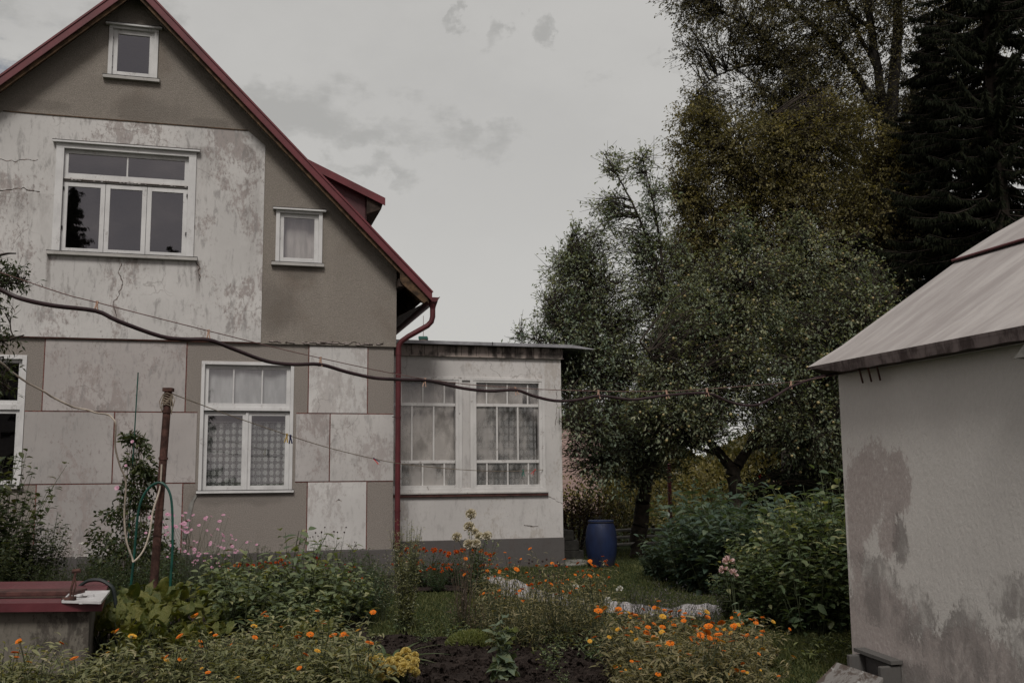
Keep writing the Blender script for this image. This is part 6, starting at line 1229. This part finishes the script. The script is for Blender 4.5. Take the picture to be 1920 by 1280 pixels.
# shrubs at the left edge
pr = [plant('dark_shrub', 'dark dense shrub below the left window', 'shrub', M['L_vine'], 70, 1.2, .6, 26, .075, .045, OVATE, .15, .4, lo=.05, stem_r=.004, curve=.1, top_scale=.9) for _ in range(2)]
scatter(pr, [(X(px, Y), Y, s_) for px, Y, s_ in ((-10, 12.6, 1.15), (35, 12.9, .95), (-60, 12.2, 1.2), (75, 13.0, .62), (15, 11.6, .75), (110, 12.6, .5))], 'dark shrubs at the left edge', ['tallest dark shrub cut by the left picture edge', 'dark shrub directly below the left window corner', 'dark shrub behind the well at the picture edge', 'small dark shrub under the young leafy shoot', 'lower dark shrub in front of the others at the left', 'smallest dark shrub at the right end of the left group'])
r = plant('sapling', 'young leafy shoot rising beside the left window shrub', 'sapling', M['L_vine'], 5, 1.15, .22, 16, .085, .055, OVATE, lo=.25, stem_r=.006); r.location = (X(98, 12.8), 12.8, 0)
scatter([plant('garden_herb', 'low dark growth along the plinth left of the climbing plant', 'plant', M['L_vine'], 30, .5, .34, 14, .05, .02, None, lo=.05) for _ in range(2)], [(X(px, Y), Y) for px, Y in ((120, 12.2), (160, 12.6), (200, 12.2), (150, 11.4), (190, 11.2), (230, 11.6), (110, 11.4), (270, 12.6), (320, 12.4), (215, 13.2), (300, 11.8))], 'dark growth along the plinth', ['dark low growth behind the well near the white flowers', 'dark low growth under the mauve panel, left of the climber', 'dark low growth touching the left foot of the climber', 'dark low growth just behind the well latch', 'dark low growth just behind the well hose', 'dark low growth between well and climber', 'dark low growth behind the well, left of the latch', 'dark low growth behind the rusty pole', 'dark low growth right of the green hose', 'dark low growth against the plinth behind the climber', 'dark low growth between the pole and the cosmos'])
# right bushes
pr = [plant('dahlia_bush', 'big dark blue-green bush behind the others, left of the shed', 'bush', M['L_bush_blue'], 40, 1.12, .62, 15, .17, .085, OVATE, .12, .4, lo=.06, stem_r=.006, top_scale=.8) for _ in range(2)]
scatter(pr, [(X(px, Y), Y, s_) for px, Y, s_ in ((1235, 15.2, .62), (1290, 14.8, .86), (1350, 14.4, 1.0), (1410, 14.0, 1.02), (1460, 13.6, .95), (1275, 14.0, .62), (1330, 13.5, .80), (1390, 13.2, .82), (1210, 16.0, .45), (1370, 15.4, 1.05), (1440, 15.4, 1.0), (1520, 14.4, .9), (1300, 16.2, .9))], 'dark bushes at the back', ['low dark bush at the left end near the pear trunk', 'dark blue-green bush second from the left of the back row', 'dark blue-green bush in the middle of the back row', 'tall dark bush in the back row below the apple trunk', 'dark bush of the back row nearest the shed side', 'low dark bush at the lawn edge on the left', 'mid-height dark bush at the lawn edge behind the pink flower', 'dark bush in front of the back row, right part', 'lowest dark bush beside the pear trunk', 'dark bush standing farthest back under the apple tree', 'dark bush far back right of the apple trunk', 'dark bush in the gap before the black undergrowth', 'dark bush far back left of the apple trunk'])
pr = [plant('rose_hedge', 'dense green bush with upright shoots beside the shed wall', 'bush', M['L_bush_green'], 44, 1.05, .50, 15, .115, .062, OVATE, .12, .35, lo=.05, stem_r=.005, top_scale=.75) for _ in range(3)]
scatter(pr, [(X(px, Y), Y, s_) for px, Y, s_ in ((1385, 11.0, .74), (1430, 10.8, .86), (1475, 10.9, .95), (1520, 10.7, 1.02), (1565, 10.9, 1.08), (1410, 10.5, .62), (1455, 10.3, .75), (1500, 10.1, .82), (1545, 10.1, .90), (1580, 10.2, .95), (1480, 11.8, 1.0), (1560, 11.9, 1.1), (1610, 10.8, 1.0), (1355, 11.2, .6), (1600, 9.6, .7))], 'green bushes beside the shed', ['green bush just right of the pink flower', 'green bush second from the pink flower towards the shed', 'green bush in the middle of the group', 'tall green bush just left of the shed-side one', 'tallest green bush touching the shed corner', 'low green bush in front, below the pink flower', 'low green bush at the front centre of the group', 'green bush at the front before the shaded hollow', 'green bush at the front close to the shed wall', 'green bush half hidden by the shed wall edge', 'green bush at the back centre of the group', 'green bush at the back beside the shed', 'green bush behind the shed corner', 'low green bush behind the pink flower', 'small green bush at the foot of the shed corner'])
pr = [plant('garden_herb', 'small rosette of weeds in the lawn beside the shed', 'plant', M['L_cushion'], 12, .10, .14, 6, .06, .02, OVATE, lo=.1) for _ in range(2)]
scatter(pr, [(X(px, Y), Y) for px, Y in ((1520, 9.2), (1575, 8.7), (1590, 9.1), (1500, 8.6), (1560, 9.4))], 'weeds in the lawn by the shed')
# fleece on the ground
path = [at(885, 1068, 1), 0]; pth = [(880, 15.4), (925, 15.3), (950, 15.0), (965, 14.2), (990, 13.5), (1030, 12.9), (1080, 12.5), (1130, 12.05), (1190, 11.75), (1260, 11.55), (1315, 11.7), (1340, 11.8)]
P3 = np.array([(X(px, Y), Y, 0) for px, Y in pth]); t = np.linspace(0, 1, 140); tk = np.linspace(0, 1, len(P3)); c = np.stack([np.interp(t, tk, P3[:, i]) for i in range(3)], 1); tg = unit(np.gradient(c, axis=0)); nr = np.stack([-tg[:, 1], tg[:, 0], np.zeros(len(tg))], 1); m_ = 18; V = []
o0 = P3[0].copy()
for i in range(len(c)):
    e = np.clip(min(t[i], 1 - t[i]) / .05, .25, 1); ww = (.24 + .06 * sin(i * .17) + .03 * sin(i * .43)) * e
    for j in range(m_):
        s_ = j / (m_ - 1) * 2 - 1; hh = .07 * e * (1 - s_ ** 2) ** .6 * (1 + .3 * sin(i * .21 + 2 * s_)) + .010 * sin(j * .9 + i * .33) + .009 * sin(i * .61 - j * .7); V.append(c[i] - o0 + nr[i] * s_ * ww + np.array([0, 0, max(.006, hh)]))
idx = np.arange(len(c) * m_).reshape(len(c), m_); F = np.stack([idx[:-1, :-1], idx[:-1, 1:], idx[1:, 1:], idx[1:, :-1]], -1).reshape(-1, 4)
fo = npmesh('garden_fleece', np.array(V), F, [M['cloth']]); fo.location = tuple(map(float, o0)); tag(fo, 'crumpled white fleece cover lying in a long strip on the lawn', 'fleece')
# ================================================================== BACKGROUND
def mound(name, px, Y, w, h, n, leaf, mat, label, cat='hedge', group=None, dep=.6):
    root = empty(name, (X(px, Y), Y, 0), 0, label, cat, group); ls = LS(); d = rdir(n); d[:, 2] = abs(d[:, 2]); rr = RNG.uniform(.55, 1.05, n) * (1 + .22 * np.sin(d[:, 0] * 9 + 1) * np.cos(d[:, 1] * 7 + px)); P = d * rr[:, None] * [w, w * dep, h]; P[:, 2] = np.maximum(P[:, 2], .03)
    ls.leaves(P, d + rdir(n) * .8, rdir(n, .6), leaf * RNG.uniform(.6, 1.3, n), leaf * .5, None, .2, .3)
    for i in range(10): a = i * .63; ls.poly([(.1 * cos(a), .1 * sin(a), 0), (w * .4 * cos(a), w * .3 * sin(a), h * .7)], .02, .008, 1, 4)
    ls.build('foliage', [mat, M['bark']], root); return root
mound('reddish_bush', 1075, 22, .9, 1.25, 3200, .07, M['L_redleaf'], 'reddish-brown bush right behind the sun porch corner', 'bush')
mound('yellow_bush', 1130, 24, 1.2, 1.15, 3000, .08, M['L_hedge'], 'olive bush behind the blue barrel', 'bush')
for px, Y, w_, h_, lb in ((1170, 31, 2.2, 2.0, 'sunlit yellow-green bush left of the apple trunk'), (1290, 33, 2.4, 2.2, 'sunlit yellow-green bush between both trunks'), (1345, 29, 1.4, 1.9, 'tall narrow sunlit bush just left of the apple trunk'), (1440, 34, 2.4, 2.4, 'sunlit bush right behind the apple trunk')): mound('yellow_bush', px, Y, w_, h_, 3600, .12, M['L_distant'], lb, 'bush', 'sunlit bushes behind the trees')
mound('dark_bush', 1530, 20.5, 1.5, 1.9, 5000, .09, M['L_spruce'], 'very dark bush under the right side of the apple tree', 'bush'); mound('dark_bush', 1470, 22.5, 1.7, 1.7, 5000, .09, M['L_spruce'], 'very dark bush just right of the apple trunk', 'bush'); mound('dark_bush', 1640, 20, 1.6, 2.0, 4000, .09, M['L_spruce'], 'very dark bush behind the shed', 'bush')
rb = mound('flowering_shrub', 1445, 26, 1.0, 1.5, 2500, .08, M['L_bush_green'], 'shrub with red flowers behind the apple trunk', 'shrub')
for k in range(16): o = bpy.data.objects.new('flower_head', FM['red'] if k % 2 else FM['rose_pink']); link(o, rb); o.location = (RNG.uniform(-.5, .5), -.6, RNG.uniform(1.2, 1.5)); o.rotation_euler = (1.2, 0, 0); o.scale = (1.6,) * 3 if k % 2 else (.8,) * 3
wood_ = LS(); n = 60000; px = RNG.uniform(900, 2300, n); Y = RNG.uniform(52, 66, n); x = X(px, Y); top = 3.2 + 1.6 * np.sin(x * .35) + 1.1 * np.sin(x * .9 + 2) + np.clip((px - 1250) / 100, 0, 6) * .7; z = top * RNG.random(n) ** .6
wood_.leaves(np.stack([x, Y, z], 1), rdir(n), rdir(n, .5), RNG.uniform(.3, .6, n), .25); wo_ = wood_.build('distant_wood', [M['L_hedge']]); tag(wo_, 'dark mass of distant trees closing the view behind the garden', 'wood', kind='stuff')
# pink building behind
pk = empty('pink_building', (X(1095, 44), 44, 0), 0, 'faded pink building glimpsed behind the pear tree', 'building'); mb = MB(); zt = float(at(1090, 790, 44)[2]); wl_ = X(1125, 44) - X(1040, 44)
mb.box((-1.2, 0, 0), (.75, 6, zt), M['pink_wall']); mb.build('wall', pk); mb = MB(); mb.prism([(-1.5, zt), (1.0, zt), (-.2, zt + .5)], -.3, 6.3, M['metal_red']); mb.build('roof', pk)
# house far behind, only its chimney shows above the porch roof
Yc = 60.; hx = X(790, Yc); zc = float(at(790, 632, Yc)[2])
ch = empty('far_house', (hx, Yc, 0), 0, 'distant house whose chimney shows above the porch roof', 'house'); mb = MB(); mb.box((-5, 0, 0), (5, 8, zc - 3.6), M['pink_wall']); mb.build('wall', ch)
mb = MB(); mb.prism([(-5.5, zc - 3.6), (5.5, zc - 3.6), (0, zc - 1.0)], -.3, 8.3, M['porch_roof']); rf = mb.build('roof', ch); mb = MB(); mb.box((-.22, .5, zc - 2.2), (.22, 1.1, zc - .04), M['brick']); M['teal'] = simple('teal_chimney_cap', (.03, .11, .09), .6); mb.box((-.26, .46, zc - .04), (.26, 1.14, zc + .12), M['teal']); mb.build('chimney', rf)
mb = MB(); mb.tube([(.0, .8, zc), (.0, .8, zc + 1.4)], .02, M['wire'], 4); mb.build('antenna', rf)
# low rail fence and red post under the trees
fe = empty('rail_fence', (X(1175, 21.5), 21.5, 0), .1, 'stack of pale old rails lying low behind the blue barrel', 'fence'); mb = MB()
for i, z in enumerate((.12, .26, .40)): mb.tube([(-.5, .05 * i, z), (.3, .04 * i, z + .03), (1.5, .02, z - .02)], .035, M['slab'], 6)
mb.build('rails', fe)
for x in (-.4, .5, 1.4): mb = MB(); mb.tube([(x, .09, 0), (x, .09, .5)], .04, M['bark'], 6); mb.build('post', fe)
rp2 = empty('red_post', (X(1250, 23), 23, 0), 0, 'dull red post standing between the two tree trunks', 'post'); mb = MB(); mb.tube([(0, 0, 0), (0, 0, 1.75)], .045, M['pipe_red'], 8); mb.build('shaft', rp2)
mb = MB(); mb.lathe([(.05, 0), (.05, .02), (.0, .04)], (0, 0, 1.75), M['pipe_red'], 8); mb.build('cap', rp2)
